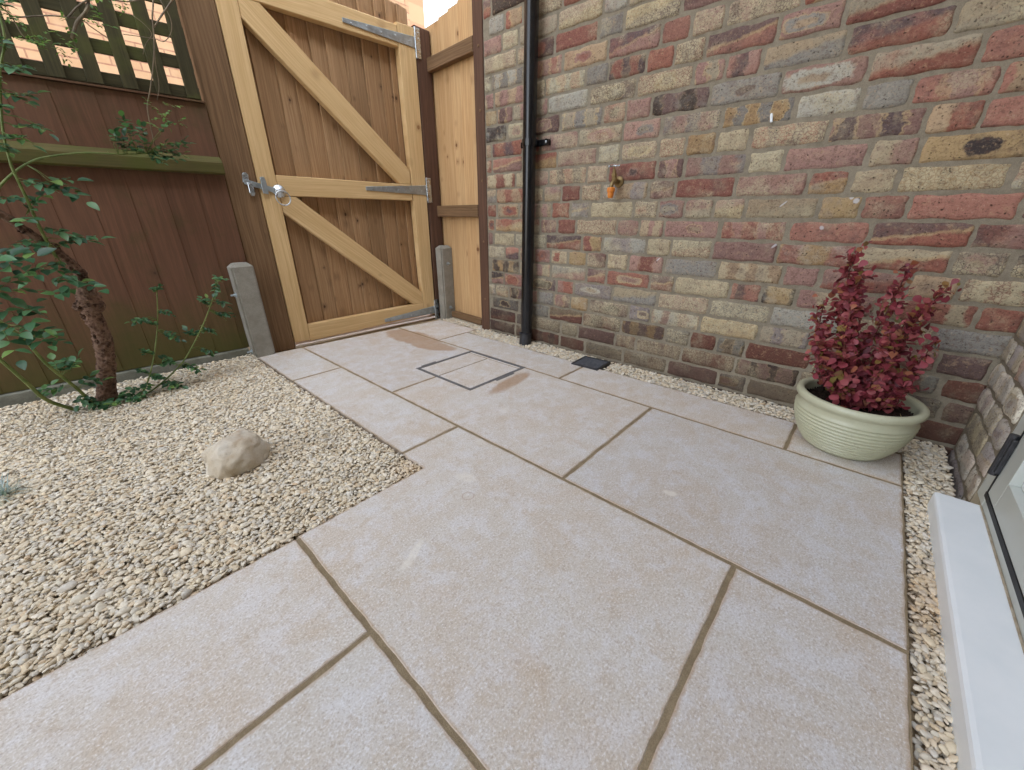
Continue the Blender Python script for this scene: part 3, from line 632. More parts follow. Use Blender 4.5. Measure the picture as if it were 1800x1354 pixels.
# concrete spurs with bolts
def spur(name, label, x0, x1, y0, y1, h, bolts):
    t = thing(name, label, 'concrete post', ((x0+x1)/2, (y0+y1)/2, 0)); a = (x1-x0)/2; b = (y1-y0)/2
    bm = bmesh.new(); bmesh.ops.create_cube(bm, size=1)
    for v in bm.verts:
        v.co = Vector((v.co.x*2*a, v.co.y*2*b, (v.co.z+.5)*(h+.05)-.05))
    bmesh.ops.bevel(bm, geom=[e for e in bm.edges if abs(e.verts[0].co.z-e.verts[1].co.z) > .1], offset=.009, segments=2, affect='EDGES')
    bmesh.ops.bevel(bm, geom=[e for e in bm.edges if min(e.verts[0].co.z, e.verts[1].co.z) > h-.01 and e.is_manifold and abs(e.calc_face_angle(0)) > .7], offset=.018, segments=1, affect='EDGES')
    m = MB(); m.bm(bm); m.build('spur', M_conc, t)
    for (bx, by, bz, nx, ny) in bolts:
        c = Vector((bx-(x0+x1)/2, by-(y0+y1)/2, bz)); n = Vector((nx, ny, 0))
        m = MB(); q = n.to_track_quat('Z', 'Y')
        k = MB(); k.lathe([(0, .0005), (.013, .0005), (.013, .0025), (0, .003)], 20); k.lathe([(0, .003), (.0088, .003), (.0088, .010), (0, .0105)], 6); k.lathe([(0, .01), (.0045, .01), (.0045, .024), (0, .0245)], 12)
        k.v = [tuple(q@Vector(v)+c) for v in k.v]; k.build('bolt', M_galv, t)
    return t
spur('concrete_spur', 'weathered grey concrete spur post in front of the left gate post', .542, .642, 2.322, 2.396, .482, [(.542, 2.355, .33, -1, 0), (.542, 2.355, .03, -1, 0)])
spur('concrete_spur', 'weathered grey concrete spur post at the hinge side of the gate', 1.772, 1.872, 2.245, 2.318, .505, [(1.822, 2.245, .385, 0, -1), (1.822, 2.245, .075, 0, -1)])

# narrow infill panel between hinge post and brick wall (faces -X): local x runs toward the camera (-Y)
def side_frame(o):   # local x -> world -Y, local y(back) -> world +X
    return o
ip = thing('infill_panel', 'narrow infill panel of pale buff boards with brown rails between gate and brick wall', 'fence panel', (1.862, 2.335, 0), R(-90-5))
m = MB(); x = -.07; i = 0
for c in (.085, .178, .272, .366, .40):
    t0, t1 = 1.727+.05*max(x, 0)/.4, 1.727+.05*(c+.014)/.4
    n0 = len(m.v); e = c+.014; m.plank([(x, .02), (e, .02), (e, t1), (x, t0)], .012, .020, (0, 1), .0015)
    m.v[n0:] = [(px, py+(px-x)/(e-x)*.015, pz) for px, py, pz in m.v[n0:]]; x = c
m.build('board_panel', M_buff, ip)
for z0, z1 in ((1.497, 1.565), (.688, .757), (.004, .045)):
    m = MB(); m.rect(-.02, .44, z0, z1, -.026, .011, (1, 0), .003); m.build('rail', M_post, ip)
wp = thing('wall_post', 'reddish brown timber post standing against the end of the brick wall', 'post', (1.772, 1.795, 0))
m = MB(); m.plank([(0, -.02), (.073, -.02), (.073, 2.3), (0, 2.3)], 0, .075, (0, 1), .004)
m.v = [(y, .073-x, z) for x, y, z in m.v]; m.build('post', M_postR, wp)
for z in (.20, .55, .88, 1.22, 1.5):
    k = MB(); k.lathe([(0, 0), (.007, 0), (.006, .002), (0, .0025)], 12); q = Vector((-1, 0, 0)).to_track_quat('Z', 'Y'); k.v = [tuple(q@Vector(v)+Vector((-.0003, .03, z))) for v in k.v]; k.build('screw', M_post, wp, smooth=True)

# ------------------------------------------------------------------ fence on the left
F0 = (.5308, 2.3744, 0)
fp = thing('fence_panel', 'dark brown stained closeboard fence panel with a mossy green rail', 'fence', F0, RZ)
m = MB(); x = .103; 
while x > -2.6:
    wd = random.uniform(.118, .132); y0 = .030; 
    V = [(x-wd-.012, y0+.012), (x, y0)]
    # featheredge: each board laps its neighbour
    tz = 1.150
    a = [(x-wd, .045), (x, .045), (x, tz), (x-wd, tz)]; n0 = len(m.v); m.plank(a, y0, y0+.012, (0, 1), .001)
    m.v[n0:] = [(px, py+(x-px)/wd*.0018 if py < y0+.006 else py+.010, pz) for px, py, pz in m.v[n0:]]
    x -= wd-.006
m.build('board_panel', M_fence, fp)
def profile_rail(name, prof, x0, x1, mat, parent):
    m = MB(); n = len(prof); V = [(x0, y, z) for y, z in prof]+[(x1, y, z) for y, z in prof]; F = [tuple(range(n)), tuple(range(2*n-1, n-1, -1))]+[(i, i+n, (i+1) % n+n, (i+1) % n) for i in range(n)]
    m.add(V, F, [(p[0]+3, p[2]*1.0+p[1], p[1]) for p in V]); return m.build(name, mat, parent)
profile_rail('rail', [(.029, .945), (-.004, .925), (-.010, .918), (-.010, .878), (-.004, .872), (.029, .872)], -2.6, .103, M_moss, fp)
profile_rail('cap_strip', [(.050, 1.152), (.018, 1.152), (.018, 1.158), (.050, 1.158)], -2.6, .103, M_fence, fp)
tr = thing('trellis', 'square green timber trellis with a sunlit wall showing through its holes', 'trellis', F0, RZ)
m = MB(); x = .092
while x > -2.6:
    m.rect(x-.047, x, 1.163, 1.87, .022, .034, (0, 1), .0015); x -= .1015
m.build('upright_slat', M_trell, tr)
m = MB(); z = 1.163
while z < 1.88:
    m.rect(-2.6, .096, z, z+.044, .0345, .046, (1, 0), .0015); z += .1035
m.build('cross_slat', M_trell, tr)
gb = thing('gravel_board', 'grey concrete gravel board along the foot of the fence', 'gravel board', F0, RZ)
m = MB(); m.box((-2.6, .012, -.06), (.005, .06, .042), .004); m.build('board', M_concG, gb)

# ------------------------------------------------------------------ neighbour's house
s = NT('neighbour_brickwork', .85, spec=.2); p = s.obj(); pv_ = s.comb(s.sep(p, 0), s.sep(p, 2), 0)
bt = s.t.nodes.new('ShaderNodeTexBrick'); s.put(bt.inputs['Vector'], pv_); bt.inputs['Scale'].default_value = 1; bt.inputs['Brick Width'].default_value = .225; bt.inputs['Row Height'].default_value = .075; bt.inputs['Mortar Size'].default_value = .0075; bt.inputs['Mortar Smooth'].default_value = .3
bt.inputs['Color1'].default_value = (*lin(114, 92, 72), 1); bt.inputs['Color2'].default_value = (*lin(102, 80, 60), 1); bt.inputs['Mortar'].default_value = (*lin(84, 58, 46), 1)
n = s.noise(p, 12, 5, .7); c = s.mix(s.mapr(n, .35, .7, 0, .4), bt.outputs[0], lin(116, 98, 80))
s.done(c); M_nb = s.m
s = NT('neighbour_quoin', .85, spec=.2); p = s.obj(); zc = s.math('FRACT', s.math('DIVIDE', s.sep(p, 2), .3)); 
s.done(s.mix(s.math('MULTIPLY', s.math('GREATER_THAN', zc, .7), .5), lin(114, 92, 72), lin(116, 72, 56))); M_q = s.m
nh = thing('neighbour_house', 'sunlit buff brick neighbouring house behind the fence', 'house', (0, 6, 0))
m = MB(); m.box((-7, 0, -.1), (4.45, 5, 5.6)); m.build('wall', M_nb, nh)
m = MB(); m.box((4.45, 0, -.1), (4.72, 5, 5.6)); m.build('quoin', M_q, nh)
m = MB(); m.add([(-7.3, -.35, 5.6), (5.0, -.35, 5.6), (5.0, 5.3, 5.6), (-7.3, 5.3, 5.6), (-7.3, 2.5, 7.6), (5.0, 2.5, 7.6)], [(3, 2, 1, 0), (0, 1, 5, 4), (2, 3, 4, 5), (1, 2, 5), (3, 0, 4)]); m.build('roof', M_post, nh)

# ------------------------------------------------------------------ drainpipe, tap, grate, manhole
dp = thing('drainpipe', 'glossy black drainpipe running down the brick wall into the gravel', 'drainpipe', (1.703, 1.425, 0))
m = MB(); m.tube([(.012, 0, 0.055), (.016, .002, 3.0)], .033, 28, cap=False); m.build('pipe', M_black, dp, smooth=True)
m = MB(); m.tube([(.0, 0, -.02), (.004, 0, .062)], .0355, 28); m.tube([(.0, 0, .058), (.0, 0, .064)], .0365, 28); m.build('shoe', M_blackm, dp, smooth=False)
br = MB(); br.tube([(.014, .0, 1.010), (.014, 0, 1.040)], .0375, 28); 
br.box((.046, -.088, 1.012), (.071, .088, 1.038), .004); br.tube([(.043, -.078, 1.025), (.060, -.078, 1.025)], .014, 14)
bo = br.build('bracket', M_black, dp)
for yy in (-.078,):
    k = MB(); k.bm(ball((.0415, yy, 1.025), (.003, .006, .006))); k.build('screw', M_zinc, bo, smooth=True)
tp_scale = .88
tp = thing('outdoor_tap', 'brass garden tap with an orange hose connector on the brick wall', 'tap', (WX, .95, .835))
m = MB(); m.lathe([(0, 0), (.026, 0), (.026, .003), (.022, .006), (.012, .009), (.011, .012)], 24); q = Vector((-1, 0, 0)).to_track_quat('Z', 'Y')
m.v = [tuple(q@Vector(v)+Vector((-.004, 0, 0))) for v in m.v]; m.build('wall_flange', M_brass, tp, smooth=True)
m = MB(); m.tube(catmull([(-.006, 0, 0), (-.04, 0, 0), (-.062, 0, -.004), (-.076, 0, -.018), (-.078, 0, -.034)]), [.011]*10+[.0105]*15, 14)
m.tube([(-.052, 0, 0), (-.060, 0, .028)], [.014, .012], 12); m.tube([(-.060, 0, .026), (-.061, 0, .034)], .0135, 6); m.tube([(-.061, 0, .034), (-.064, 0, .052)], [.010, .007], 12); m.tube([(-.064, 0, .050), (-.066, 0, .066)], .004, 8)
m.build('tap_body', M_brass, tp, smooth=False)
m = MB(); m.tube([(-.067, -.026, .066), (-.067, .026, .066)], .0038, 10); m.bm(ball((-.067, 0, .067), (.007, .007, .005))); m.bm(ball((-.067, -.027, .066), (.005, .005, .005))); m.bm(ball((-.067, .027, .066), (.005, .005, .005))); m.build('tap_handle', M_zinc, tp, smooth=True)
m = MB(); m.tube([(-.078, 0, -.028), (-.078, 0, -.031), (-.078, 0, -.047), (-.078, 0, -.049)], [.016, .0195, .0195, .016], 18); m.tube([(-.078, 0, -.049), (-.078, 0, -.064), (-.078, 0, -.076)], [.016, .015, .011], 16); m.build('hose_connector', M_orange, tp)

tp.scale = (tp_scale,)*3
dg = thing('drain_grate', 'small square black plastic drain grate in the gravel by the wall', 'drain grate', (1.668, .952, 0), R(3))
m = MB(); a = .074
for (x0, x1, y0, y1) in ((-a, a, -a, -a+.010), (-a, a, a-.010, a), (-a, -a+.010, -a+.010, a-.010), (a-.010, a, -a+.010, a-.010)): m.box((x0, y0, -.03), (x1, y1, .006), .0015)
m.build('frame', M_blackm, dg)
m = MB(); 
for i in range(8): x = -a+.019+i*.0156; m.box((x-.0035, -a+.010, -.008), (x+.0035, a-.010, .005), .0008)
m.box((-a+.01, -.003, -.012), (a-.01, .003, -.001)); m.build('bars', simple('worn_grey_plastic', lin(70, 72, 78), lin(96, 98, 104), .4, 60, .2), dg)
m = MB(); m.box((-a+.01, -a+.01, -.034), (a-.01, a-.01, -.03)); m.build('gully', M_gask, dg)

mc = thing('manhole_cover', 'square recessed manhole cover inlaid with paving and edged in grey metal', 'manhole cover', ((mx0+mx1)/2, (my0+my1)/2, 0))
hx, hy = (mx1-mx0)/2, (my1-my0)/2
m = MB(); wv = .0125
def ringbox(m, hx, hy, w_, z0, z1):
    for (x0, x1, y0, y1) in ((-hx, hx, -hy, -hy+w_), (-hx, hx, hy-w_, hy), (-hx, -hx+w_, -hy+w_, hy-w_), (hx-w_, hx, -hy+w_, hy-w_)): m.box((x0, y0, z0), (x1, y1, z1), .001)
ringbox(m, hx+.004, hy+.004, wv, -.03, .0015); fo = m.build('frame', M_tray, mc)
m = MB(); ringbox(m, hx-.009, hy-.009, .004, -.03, .0008); m.box((-hx+.004, -hy+.004, -.03), (hx-.004, hy-.004, -.0045)); m.build('tray', M_tray, mc)
m = MB(); m.box((-hx+.0135, -hy+.0135, -.0044), (hx-.0135, hy-.0135, -.0032)); m.build('joint', M_joint, mc)
m = MB(); xi, yi = hx-.014, hy-.014; ys = 1.402-(my0+my1)/2; xs = 1.365-(mx0+mx1)/2
def loc(x0, x1, y0, y1): slab(m, [(x0, y0), (x1, y0), (x1, y1), (x0, y1)], 0, .003, .0015, .0006)
loc(-xi, xs-.003, -yi, ys-.004); loc(-xi, xs-.003, ys+.004, yi); loc(xs+.003, xi, -yi, yi)
m.build('inlaid_slab', M_slab, mc)
for (x0, x1, y0, y1) in ((-.03, .09, -hy-.016, -hy-.002), (-.15, -.06, hy-.002, hy+.012)): m = MB(); m.box((x0, y0, -.002), (x1, y1, .0022), .001); m.build('keyway', M_tray, mc)

# ------------------------------------------------------------------ planter and red shrub
PC = (1.553, -.073, 0)
pot = thing('plant_pot', 'low ribbed pale sage green ceramic planter bowl at the right of the patio', 'plant pot', PC)
prof = [(0, .004), (.086, .004), (.094, 0), (.100, .002), (.106, .010)]
N = 10
for i in range(N*6+1):
    f = i/(N*6); z = .012+f*.118; base = .108+(.152-.108)*math.sin(f*math.pi/2)**.85
    prof.append((base+.0027*math.cos(f*N*2*math.pi), z))
prof += [(.1505, .134), (.149, .140), (.149, .152), (.151, .156), (.157, .160), (.1605, .166), (.161, .172), (.1595, .178), (.155, .182), (.149, .183), (.143, .181), (.139, .176), (.138, .168), (.138, .120), (.130, .06), (0, .05)]
m = MB(); m.lathe(prof, 96)
s = NT('sage_glazed_ceramic', .3, spec=.5); n = s.noise(s.obj(), 12, 5, .6); n2 = s.noise(s.obj(), 150, 3, .6)
s.put(s.b.inputs['Coat Weight'], .3); s.bump(n2, .06, .0006)
sp_ = s.noise(s.obj(), 260, 3, .7); zz_ = s.sep(s.obj(), 2)
soil_ = s.math('MULTIPLY', s.mapr(s.math('ADD', sp_, s.math('MULTIPLY', n, .5)), .86, .95), s.mapr(zz_, .15, .0, .15, .6))
s.done(s.mix(soil_, s.mix(s.mapr(n2, .55, .75, 0, .25), s.mix(s.mapr(n, .3, .7), lin(184, 184, 156), lin(195, 195, 168)), lin(206, 206, 186)), lin(96, 78, 58)), s.mapr(n, .3, .7, .34, .5)); m.build('bowl', s.m, pot, smooth=True)
bm = bmesh.new(); bmesh.ops.create_grid(bm, x_segments=60, y_segments=60, size=.138)
bmesh.ops.delete(bm, geom=[v for v in bm.verts if v.co.xy.length > .1375], context='VERTS')
for v in bm.verts: v.co.z = .150+random.uniform(-.005, .006)+.006*math.sin(v.co.x*40)*math.cos(v.co.y*33)
m = MB(); m.bm(bm); m.build('soil', M_dark, pot)

def leaf_geo(base, d, up_, L, W, fold=.25, droop=.3, kind='ovate'):
    """one leaf: pointed or rounded blade with a folded midrib"""
    d = Vector(d).normalized(); up_ = Vector(up_); side = d.cross(up_)
    if side.length < 1e-3: side = d.orthogonal()
    side.normalize(); nn = side.cross(d).normalized()
    prof = {'ovate': [(0, .06), (.18, .72), (.42, 1.), (.68, .78), (.88, .35), (1, .0)], 'round': [(0, .05), (.3, .45), (.55, .88), (.78, 1.), (.93, .62), (1, .05)], 'blade': [(0, .6), (.4, 1.), (.8, .6), (1, 0)]}[kind]
    V = []; F = []
    for t, w_ in prof:
        c = Vector(base)+d*(L*t)-nn*(droop*L*t*t)
        V += [c+side*(W/2*w_)+nn*(fold*W/2*w_), c, c-side*(W/2*w_)+nn*(fold*W/2*w_)]
    for i in range(len(prof)-1):
        a = i*3; F += [(a, a+1, a+4, a+3), (a+1, a+2, a+5, a+4)]
    return V, F
def rdir(up_bias=0.3):
    v = Vector((random.gauss(0, 1), random.gauss(0, 1), random.gauss(0, 1)+up_bias)); return v.normalized()

sh = thing('potted_shrub', 'crimson leaved barberry shrub growing in the sage green bowl', 'shrub', PC)
stems = [([(0, .0, .15), (.0, .05, .25), (.005, .085, .36), (.01, .11, .47), (.0, .125, .55), (.0, .118, .615)], 1.),
         ([(.0, .02, .15), (-.02, .07, .22), (-.03, .12, .30), (-.03, .15, .38), (-.02, .16, .46)], 1.),
         ([(.0, .0, .15), (.0, .07, .27), (-.01, .10, .38), (-.01, .10, .48), (.0, .09, .55)], .8),
         ([(.0, 0, .15), (.01, .02, .25), (.02, .02, .34), (.02, .01, .43), (.02, .005, .50), (.02, .0, .565)], .8),
         ([(.0, -.02, .15), (.0, -.02, .24), (.0, -.035, .33), (.005, -.05, .40), (.01, -.065, .46), (.0, -.088, .525)], 1.),
         ([(0, -.02, .15), (-.01, -.05, .20), (-.01, -.075, .25), (.0, -.095, .31), (.0, -.108, .38)], .7),
         ([(0, 0, .15), (-.04, .03, .21), (-.06, .06, .28), (-.06, .08, .36), (-.05, .09, .44)], 1.),
         ([(0, 0, .15), (-.04, -.02, .20), (-.06, -.02, .26), (-.06, -.02, .34), (-.05, -.01, .40)], 1.),
         ([(0, .0, .15), (-.02, .05, .20), (-.05, .10, .24), (-.06, .13, .30), (-.05, .145, .36)], .9),
         ([(0, 0, .15), (.05, .03, .25), (.06, .07, .38), (.05, .09, .50)], .9),
         ([(0, -.01, .15), (.04, -.02, .24), (.05, -.03, .34), (.05, -.04, .42)], .8),
         ([(0, -.02, .15), (-.03, -.05, .18), (-.05, -.075, .22), (-.05, -.09, .27)], .8),
         ([(0, .01, .15), (-.05, .02, .19), (-.08, .03, .23)], .8)]
LV, LF = [], []
for pts, dens in stems:
    P = catmull(pts, 6); m = MB(); m.tube(P, [.0035*(1-.6*i/len(P)) for i in range(len(P))], 6); m.build('stem', M_redstem, sh, smooth=True)
    tot = len(P)
    for i in range(2, tot):
        f = i/tot
        for _ in range(int((12 if f < .8 else 7)*dens+random.random())):
            b = P[i]+Vector((random.gauss(0, .013), random.gauss(0, .013), random.gauss(0, .009)))*(1.5-.95*f)
            d = rdir(.45); sz = random.uniform(.015, .036)*(1.05-.35*f); v, fc = leaf_geo(b, d, rdir(1.), sz, sz*random.uniform(.62, .8), .15, .25, 'round')
            o = len(LV); LV += v; LF += [tuple(q+o for q in g) for g in fc]
me = bpy.data.meshes.new('foliage'); me.from_pydata([tuple(v) for v in LV], [], LF); link('foliage', me, M_berb, sh, smooth=True)

# ------------------------------------------------------------------ rose bush by the fence
def compound(LV, LF, base, d, n=5, L=.045, spread=1., up_=None):
    """rose leaf: a rachis with paired leaflets and one at the tip"""
    d = Vector(d).normalized(); up_ = up_ or Vector((0, -.35, 1)).normalized(); side = d.cross(up_)
    if side.length < .05: side = Vector((1, 0, 0))
    side.normalize(); pairs = (n-1)//2; ln = L*.62
    for i in range(pairs+1):
        c = Vector(base)+d*(ln*(i+.8)*.72)-Vector((0, 0, 1))*(.12*ln*i*i*.4)
        for sg in ((1, -1) if i < pairs else (0,)):
            dd = (d*(.45 if sg else 1)+side*sg*.9+rdir()*.18).normalized(); k = L*random.uniform(.5, .68)*(1 if i else .85)
            v, f = leaf_geo(c, dd, (up_+rdir()*.35), k, k*random.uniform(.58, .7), .3, .22); o = len(LV); LV += v; LF += [tuple(q+o for q in g) for g in f]
rb = thing('rose_bush', 'old rose bush with gnarled bark trunk and glossy leaves in the gravel', 'shrub', (-.04, 2.2, 0)); O = Vector((-.04, 2.2, 0))
rel = lambda pts: [Vector(p)-O for p in pts]
m = MB(); tk = [(-.045, 2.2, -.03), (-.04, 2.2, .01), (-.018, 2.2, .088), (.009, 2.2, .189), (.022, 2.19, .28), (.020, 2.18, .34), (.026, 2.17, .385), (.030, 2.165, .42), (.030, 2.16, .464), (.032, 2.15, .52), (.012, 2.14, .562), (-.012, 2.12, .603), (-.05, 2.1, .659), (-.082, 2.08, .703), (-.14, 2.05, .76), (-.2, 2.02, .83)]
rd = [.034, .030, .0275, .027, .026, .027, .029, .034, .017, .014, .013, .0125, .012, .0115, .011, .009]
P = catmull(rel(tk), 10); rr = np.interp(np.linspace(0, len(rd)-1, len(P)), range(len(rd)), rd)
m.tube(P, [float(r)*random.uniform(.93, 1.1) for r in rr], 22, .10)
def knob(mb, c, r):
    bm = ball(c, r, 3)
    for v in bm.verts: v.co += Vector([random.gauss(0, .0022) for _ in range(3)])
    mb.bm(bm)
for q in range(46):
    i = random.randrange(2, len(P)-30); a = random.uniform(0, 6.28); r = float(rr[i])
    knob(m, P[i]+Vector((math.cos(a), math.sin(a), random.uniform(-.5, .5)))*r*.85, (random.uniform(.004, .010), random.uniform(.004, .010), random.uniform(.006, .014)))
for c in ((.045, 2.165, .405), (.052, 2.16, .385), (.005, 2.165, .40), (.038, 2.15, .425), (-.008, 2.17, .385)): knob(m, Vector(c)-O, (.014, .014, .016))
m.build('trunk', M_bark, rb, smooth=True)
canes = [([(-.143+.03, 2.18, -.02), (-.185, 2.15, .068), (-.208, 2.1, .168), (-.241, 2.05, .301), (-.30, 2.0, .45)], .0075),
         ([(-.077, 2.19, -.02), (-.103, 2.15, .088), (-.14, 2.1, .207), (-.159, 2.05, .314), (-.19, 2.0, .407), (-.24, 1.97, .5)], .0062),
         ([(-.006, 2.12, .566), (-.011, 2.1, .622), (-.013, 2.1, .682), (-.013, 2.1, .757), (-.014, 2.1, .828), (-.012, 2.1, .854), (.003, 2.1, .943), (.046, 2.1, 1.086), (.088, 2.1, 1.186), (.10, 2.12, 1.30)], .0048),
         ([(-.14, 2.03, .66), (-.085, 2.08, .746), (-.03, 2.1, .809), (.038, 2.15, .863), (.109, 2.2, .89), (.187, 2.25, .908), (.284, 2.27, .914), (.36, 2.28, .925)], .0042),
         ([(-.01, 2.19, -.03), (.065, 2.17, .008), (.13, 2.15, .126), (.19, 2.15, .281), (.227, 2.15, .418)], .0036),
         ([(-.01, 2.19, -.02), (.092, 2.17, .006), (.203, 2.14, .09), (.268, 2.12, .167), (.358, 2.12, .296), (.436, 2.12, .436)], .0036),
         ([(-.15, 2.05, .76), (-.20, 1.98, .70), (-.24, 1.93, .60), (-.20, 1.92, .50)], .0036)]
for pts, r in canes:
    Q = catmull(rel(pts), 7); m = MB(); m.tube(Q, [r*(1-.5*i/len(Q)) for i in range(len(Q))], 8)
    for i in range(3, len(Q)-1, 4):     # thorns
        dv = Vector((random.uniform(-1, 1), random.uniform(-1, .2), random.uniform(-.2, .6))).normalized(); m.tube([Q[i], Q[i]+dv*(r+.005)], [.0014, .0002], 5)
    m.build('cane', M_cane, rb, smooth=True)
leafM = [(-.044, 2.1, .75), (.021, 2.1, .797), (.083, 2.1, .789), (-.006, 2.1, .729), (.017, 2.1, .652), (.041, 2.1, .614), (-.073, 2.1, .613), (-.038, 2.1, .617), (-.012, 2.1, .534), (.007, 2.1, .507), (-.034, 2.1, .536), (.036, 2.1, .477), (.05, 2.1, .63), (-.018, 2.1, .456), (-.02, 2.08, .69), (.05, 2.09, .80)]
leafN = [(-.107, 1.95, .56), (-.092, 1.95, .536), (-.127, 1.95, .511), (-.101, 1.95, .485), (-.144, 1.95, .473), (-.112, 1.95, .426), (-.146, 1.95, .419), (-.165, 1.95, .386), (-.182, 1.95, .347), (-.13, 1.95, .373), (-.106, 1.95, .356), (-.088, 1.95, .319), (-.132, 1.95, .342), (-.2, 1.93, .52), (-.17, 1.95, .56), (-.19, 1.97, .45), (-.21, 2.0, .36)]
leafO = [(-.11, 2.15, .178), (-.083, 2.15, .185), (-.126, 2.15, .19), (-.101, 2.15, .046), (-.084, 2.15, .032), (-.076, 2.15, .012), (-.053, 2.15, .008), (-.186, 2.15, .108), (-.149, 2.15, .104), (-.075, 2.15, .112), (-.058, 2.15, .098), (.008, 2.15, .016), (.044, 2.15, .039), (.021, 2.15, .021), (.063, 2.13, .018), (.03, 2.11, .012), (-.03, 2.12, .012)]
leafP = [(.15, 2.14, .314), (.177, 2.14, .293), (.225, 2.14, .333), (.213, 2.14, .245), (.217, 2.14, .235), (.132, 2.14, .179), (.092, 2.14, .105), (.137, 2.14, .065), (.122, 2.14, .079), (.087, 2.14, .045), (.192, 2.14, .12), (.165, 2.14, .119), (.231, 2.14, .092), (.254, 2.14, .076), (.178, 2.14, .025), (.148, 2.14, .035), (.314, 2.14, .142), (.323, 2.14, .23), (.346, 2.14, .234), (.295, 2.14, .227), (.405, 2.14, .293), (.419, 2.14, .291), (.424, 2.14, .342), (.376, 2.14, .35), (.443, 2.14, .442), (.42, 2.12, .41), (.228, 2.14, .427)]
leafL = [(.069, 2.08, 1.104), (.09, 2.08, 1.108), (.053, 2.08, 1.031), (.079, 2.08, 1.039), (.047, 2.08, .954), (.088, 2.08, .951), (.004, 2.08, .918), (.022, 2.08, .92), (-.005, 2.08, .883), (-.014, 2.08, .898), (.078, 2.08, 1.163), (.115, 2.08, 1.263), (.1, 2.12, 1.28), (.02, 2.08, 1.0), (.03, 2.08, 1.07)]
clus = [(.274, 2.25, .967), (.293, 2.25, .951), (.328, 2.25, .988), (.328, 2.25, .931), (.354, 2.25, .948), (.375, 2.25, .916), (.408, 2.25, .954), (.419, 2.25, .915), (.451, 2.25, .963), (.451, 2.25, .928), (.38, 2.25, .902), (.319, 2.25, 1.014), (.364, 2.25, .997), (.429, 2.25, 1.015), (.472, 2.25, .971), (.30, 2.26, .935), (.40, 2.26, .935), (.43, 2.24, .94)]
LV, LF = [], []
allc = [Vector(p) for pts, r in canes+[(tk[3:], 0)] for p in catmull(pts, 7)]
PM = MB()
def dress(pts, L, n=5, kk=1.):
    for p in pts:
        p = Vector(p); near = min(allc, key=lambda c: (c-p).length); d = (p-near)
        d = (d.normalized() if d.length > .005 else rdir())+rdir(.2)*.5; d.y -= .25
        b_ = p-d.normalized()*L*.7; mid = (near+b_)/2+Vector((0, 0, .3))*(near-b_).length*.3
        if (near-b_).length > .004: PM.tube([near-O, mid-O, b_-O, p-O+d.normalized()*L*.15], [.0016, .0013, .0010, .0006], 5)
        compound(LV, LF, b_-O, d, n, L*random.uniform(.85, 1.2))
dress(leafM, .058, 7); dress(leafM[:9], .046, 5); dress(leafN[::2], .066, 7); dress(leafN[1::2], .052, 5); dress(leafO, .046, 5); dress(leafO, .038, 5); dress(leafP, .036, 5); dress(leafP, .034, 5); dress(leafP, .030, 7); dress(leafP[-12:], .04, 5); dress(leafL, .048, 5); dress(leafL, .036, 5); dress(clus, .046, 5); dress(clus, .040, 5)
me = bpy.data.meshes.new('foliage'); me.from_pydata([tuple(v) for v in LV], [], LF); link('foliage', me, M_rose, rb, smooth=True); tag(PM.build('leaf_stalks', M_cane, rb, smooth=True), kind='stuff')

# climbing vine stems over the trellis
cv = thing('climbing_vine', 'thin bare brown climbing stems with small fresh leaves over the trellis', 'climber', (.45, 2.34, .95)); O2 = Vector((.45, 2.34, .95))
vines = [([(.26, 2.3, 1.265), (.286, 2.3, 1.314), (.321, 2.3, 1.355), (.343, 2.31, 1.403), (.37, 2.33, 1.52), (.40, 2.33, 1.7)], .0055), ([(.14, 2.3, 1.29), (.224, 2.3, 1.317), (.269, 2.3, 1.324), (.299, 2.3, 1.33), (.322, 2.3, 1.312), (.359, 2.3, 1.289)], .0022),
         ([(.27, 2.3, 1.326), (.302, 2.3, 1.361), (.339, 2.3, 1.391), (.373, 2.3, 1.408), (.45, 2.31, 1.42), (.53, 2.32, 1.46)], .003),
         ([(.54, 2.31, 1.55), (.531, 2.3, 1.454), (.511, 2.3, 1.39), (.501, 2.3, 1.341), (.487, 2.3, 1.286), (.465, 2.3, 1.223), (.434, 2.3, 1.145), (.412, 2.32, 1.085), (.40, 2.33, .96)], .0028),
         ([(.65, 2.31, 1.55), (.595, 2.3, 1.468), (.542, 2.3, 1.403), (.508, 2.3, 1.36)], .0035), ([(.551, 2.3, 1.451), (.568, 2.3, 1.406), (.56, 2.3, 1.36), (.527, 2.3, 1.321), (.493, 2.3, 1.322), (.405, 2.3, 1.313)], .0016),
         ([(.452, 2.3, 1.379), (.479, 2.3, 1.361), (.493, 2.3, 1.335), (.465, 2.3, 1.298), (.447, 2.3, 1.263)], .0014), ([(.50, 2.3, 1.34), (.48, 2.3, 1.25), (.47, 2.31, 1.17), (.45, 2.31, 1.12)], .0016), ([(.0, 2.28, 1.35), (.117, 2.28, 1.301), (.14, 2.28, 1.235), (.19, 2.29, 1.215)], .002)]
for pts, r in vines:
    Q = catmull([Vector(p)-O2 for p in pts], 6); m = MB(); m.tube(Q, [r*(1-.3*i/len(Q)) for i in range(len(Q))], 7, .08); m.build('stem', M_twig, cv, smooth=True)
LV, LF = [], []
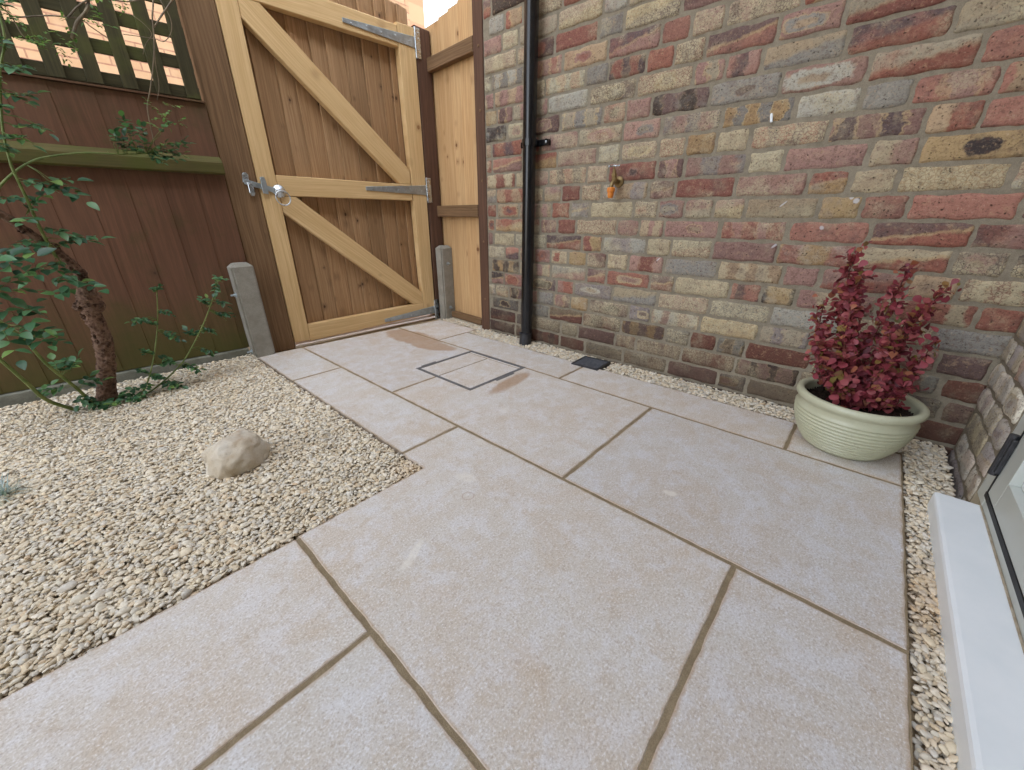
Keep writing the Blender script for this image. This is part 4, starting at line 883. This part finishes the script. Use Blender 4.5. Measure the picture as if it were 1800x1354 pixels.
top = [(.117, 2.28, 1.301), (.126, 2.28, 1.293), (.14, 2.28, 1.235), (.155, 2.28, 1.224), (.169, 2.28, 1.209), (.223, 2.28, 1.233), (.237, 2.28, 1.212), (.25, 2.28, 1.297), (.33, 2.28, 1.329), (.351, 2.28, 1.327), (.419, 2.28, 1.393), (.442, 2.28, 1.391), (.145, 2.28, 1.287), (.428, 2.28, 1.09), (.404, 2.28, 1.034), (.484, 2.28, 1.098), (.491, 2.28, 1.041), (.448, 2.28, 1.064), (.09, 2.26, 1.32), (.10, 2.26, 1.27), (.19, 2.28, 1.25), (.24, 2.28, 1.25), (.38, 2.28, 1.40), (.26, 2.28, 1.40), (.16, 2.28, 1.33)]
for p in top:
    for _ in range(3):
        d = rdir(.1); d.y -= .2; compound(LV, LF, Vector(p)-O2+rdir()*.008, d, 5, random.uniform(.018, .030))
me = bpy.data.meshes.new('foliage'); me.from_pydata([tuple(v) for v in LV], [], LF); link('foliage', me, M_young, cv, smooth=True)

# ------------------------------------------------------------------ boulder, pale tuft, wall plug
bd = MB(); bm = bmesh.new(); bmesh.ops.create_icosphere(bm, subdivisions=5, radius=1)
from mathutils import noise as mn
cuts = [(Vector((.1, -.2, 1)).normalized(), .70), (Vector((.2, -.7, .75)).normalized(), .86), (Vector((-.5, -.3, .8)).normalized(), .80), (Vector((.8, -.2, .6)).normalized(), .80), (Vector((0, .6, .8)).normalized(), .75), (Vector((-.9, .2, .3)).normalized(), .8), (Vector((.7, .7, .2)).normalized(), .85), (Vector((.45, -.95, .1)).normalized(), .82)]
for v in bm.verts:
    p = v.co.copy()
    for n_, a_ in cuts:
        t = p.dot(n_)
        if t > a_: p -= n_*(t-a_)*.72
    p *= 1+.12*mn.noise(v.co*1.7)+.05*mn.noise(v.co*5)+.022*mn.noise(v.co*16)
    v.co = Vector((p.x*.092, p.y*.078, p.z*.080+.030))
bd.bm(bm); o = bd.build('boulder', M_stone, smooth=True); o.location = (.188, 1.30, -.004); o.rotation_euler = (0, 0, .5)
tag(o, 'rounded beige sandstone boulder sitting on the gravel', 'boulder')

gr = thing('grass_tuft', 'pale blue-grey tuft of fine blades at the left edge of the gravel', 'plant', (-.305, 1.60, 0))
LV, LF = [], []
for _ in range(160):
    a = random.uniform(0, 6.28); el = random.uniform(.25, 1.3); d = Vector((math.cos(a)*math.cos(el), math.sin(a)*math.cos(el), math.sin(el)))
    v, f = leaf_geo((random.gauss(0, .012), random.gauss(0, .012), -.01), d, (0, 0, 1), random.uniform(.04, .085), .0028, .2, random.uniform(.1, .7), 'blade'); o_ = len(LV); LV += v; LF += [tuple(q+o_ for q in g) for g in f]
me = bpy.data.meshes.new('blades'); me.from_pydata([tuple(v) for v in LV], [], LF); link('blades', me, M_blue, gr, smooth=True)
m = MB(); m.tube([(WX-.012, .394, .990), (WX-.008, .398, 1.004), (WX+.002, .402, 1.018)], .0042, 10)
tag(m.build('wall_plug', M_white), 'small white plastic plug sticking out of a mortar joint', 'wall plug')
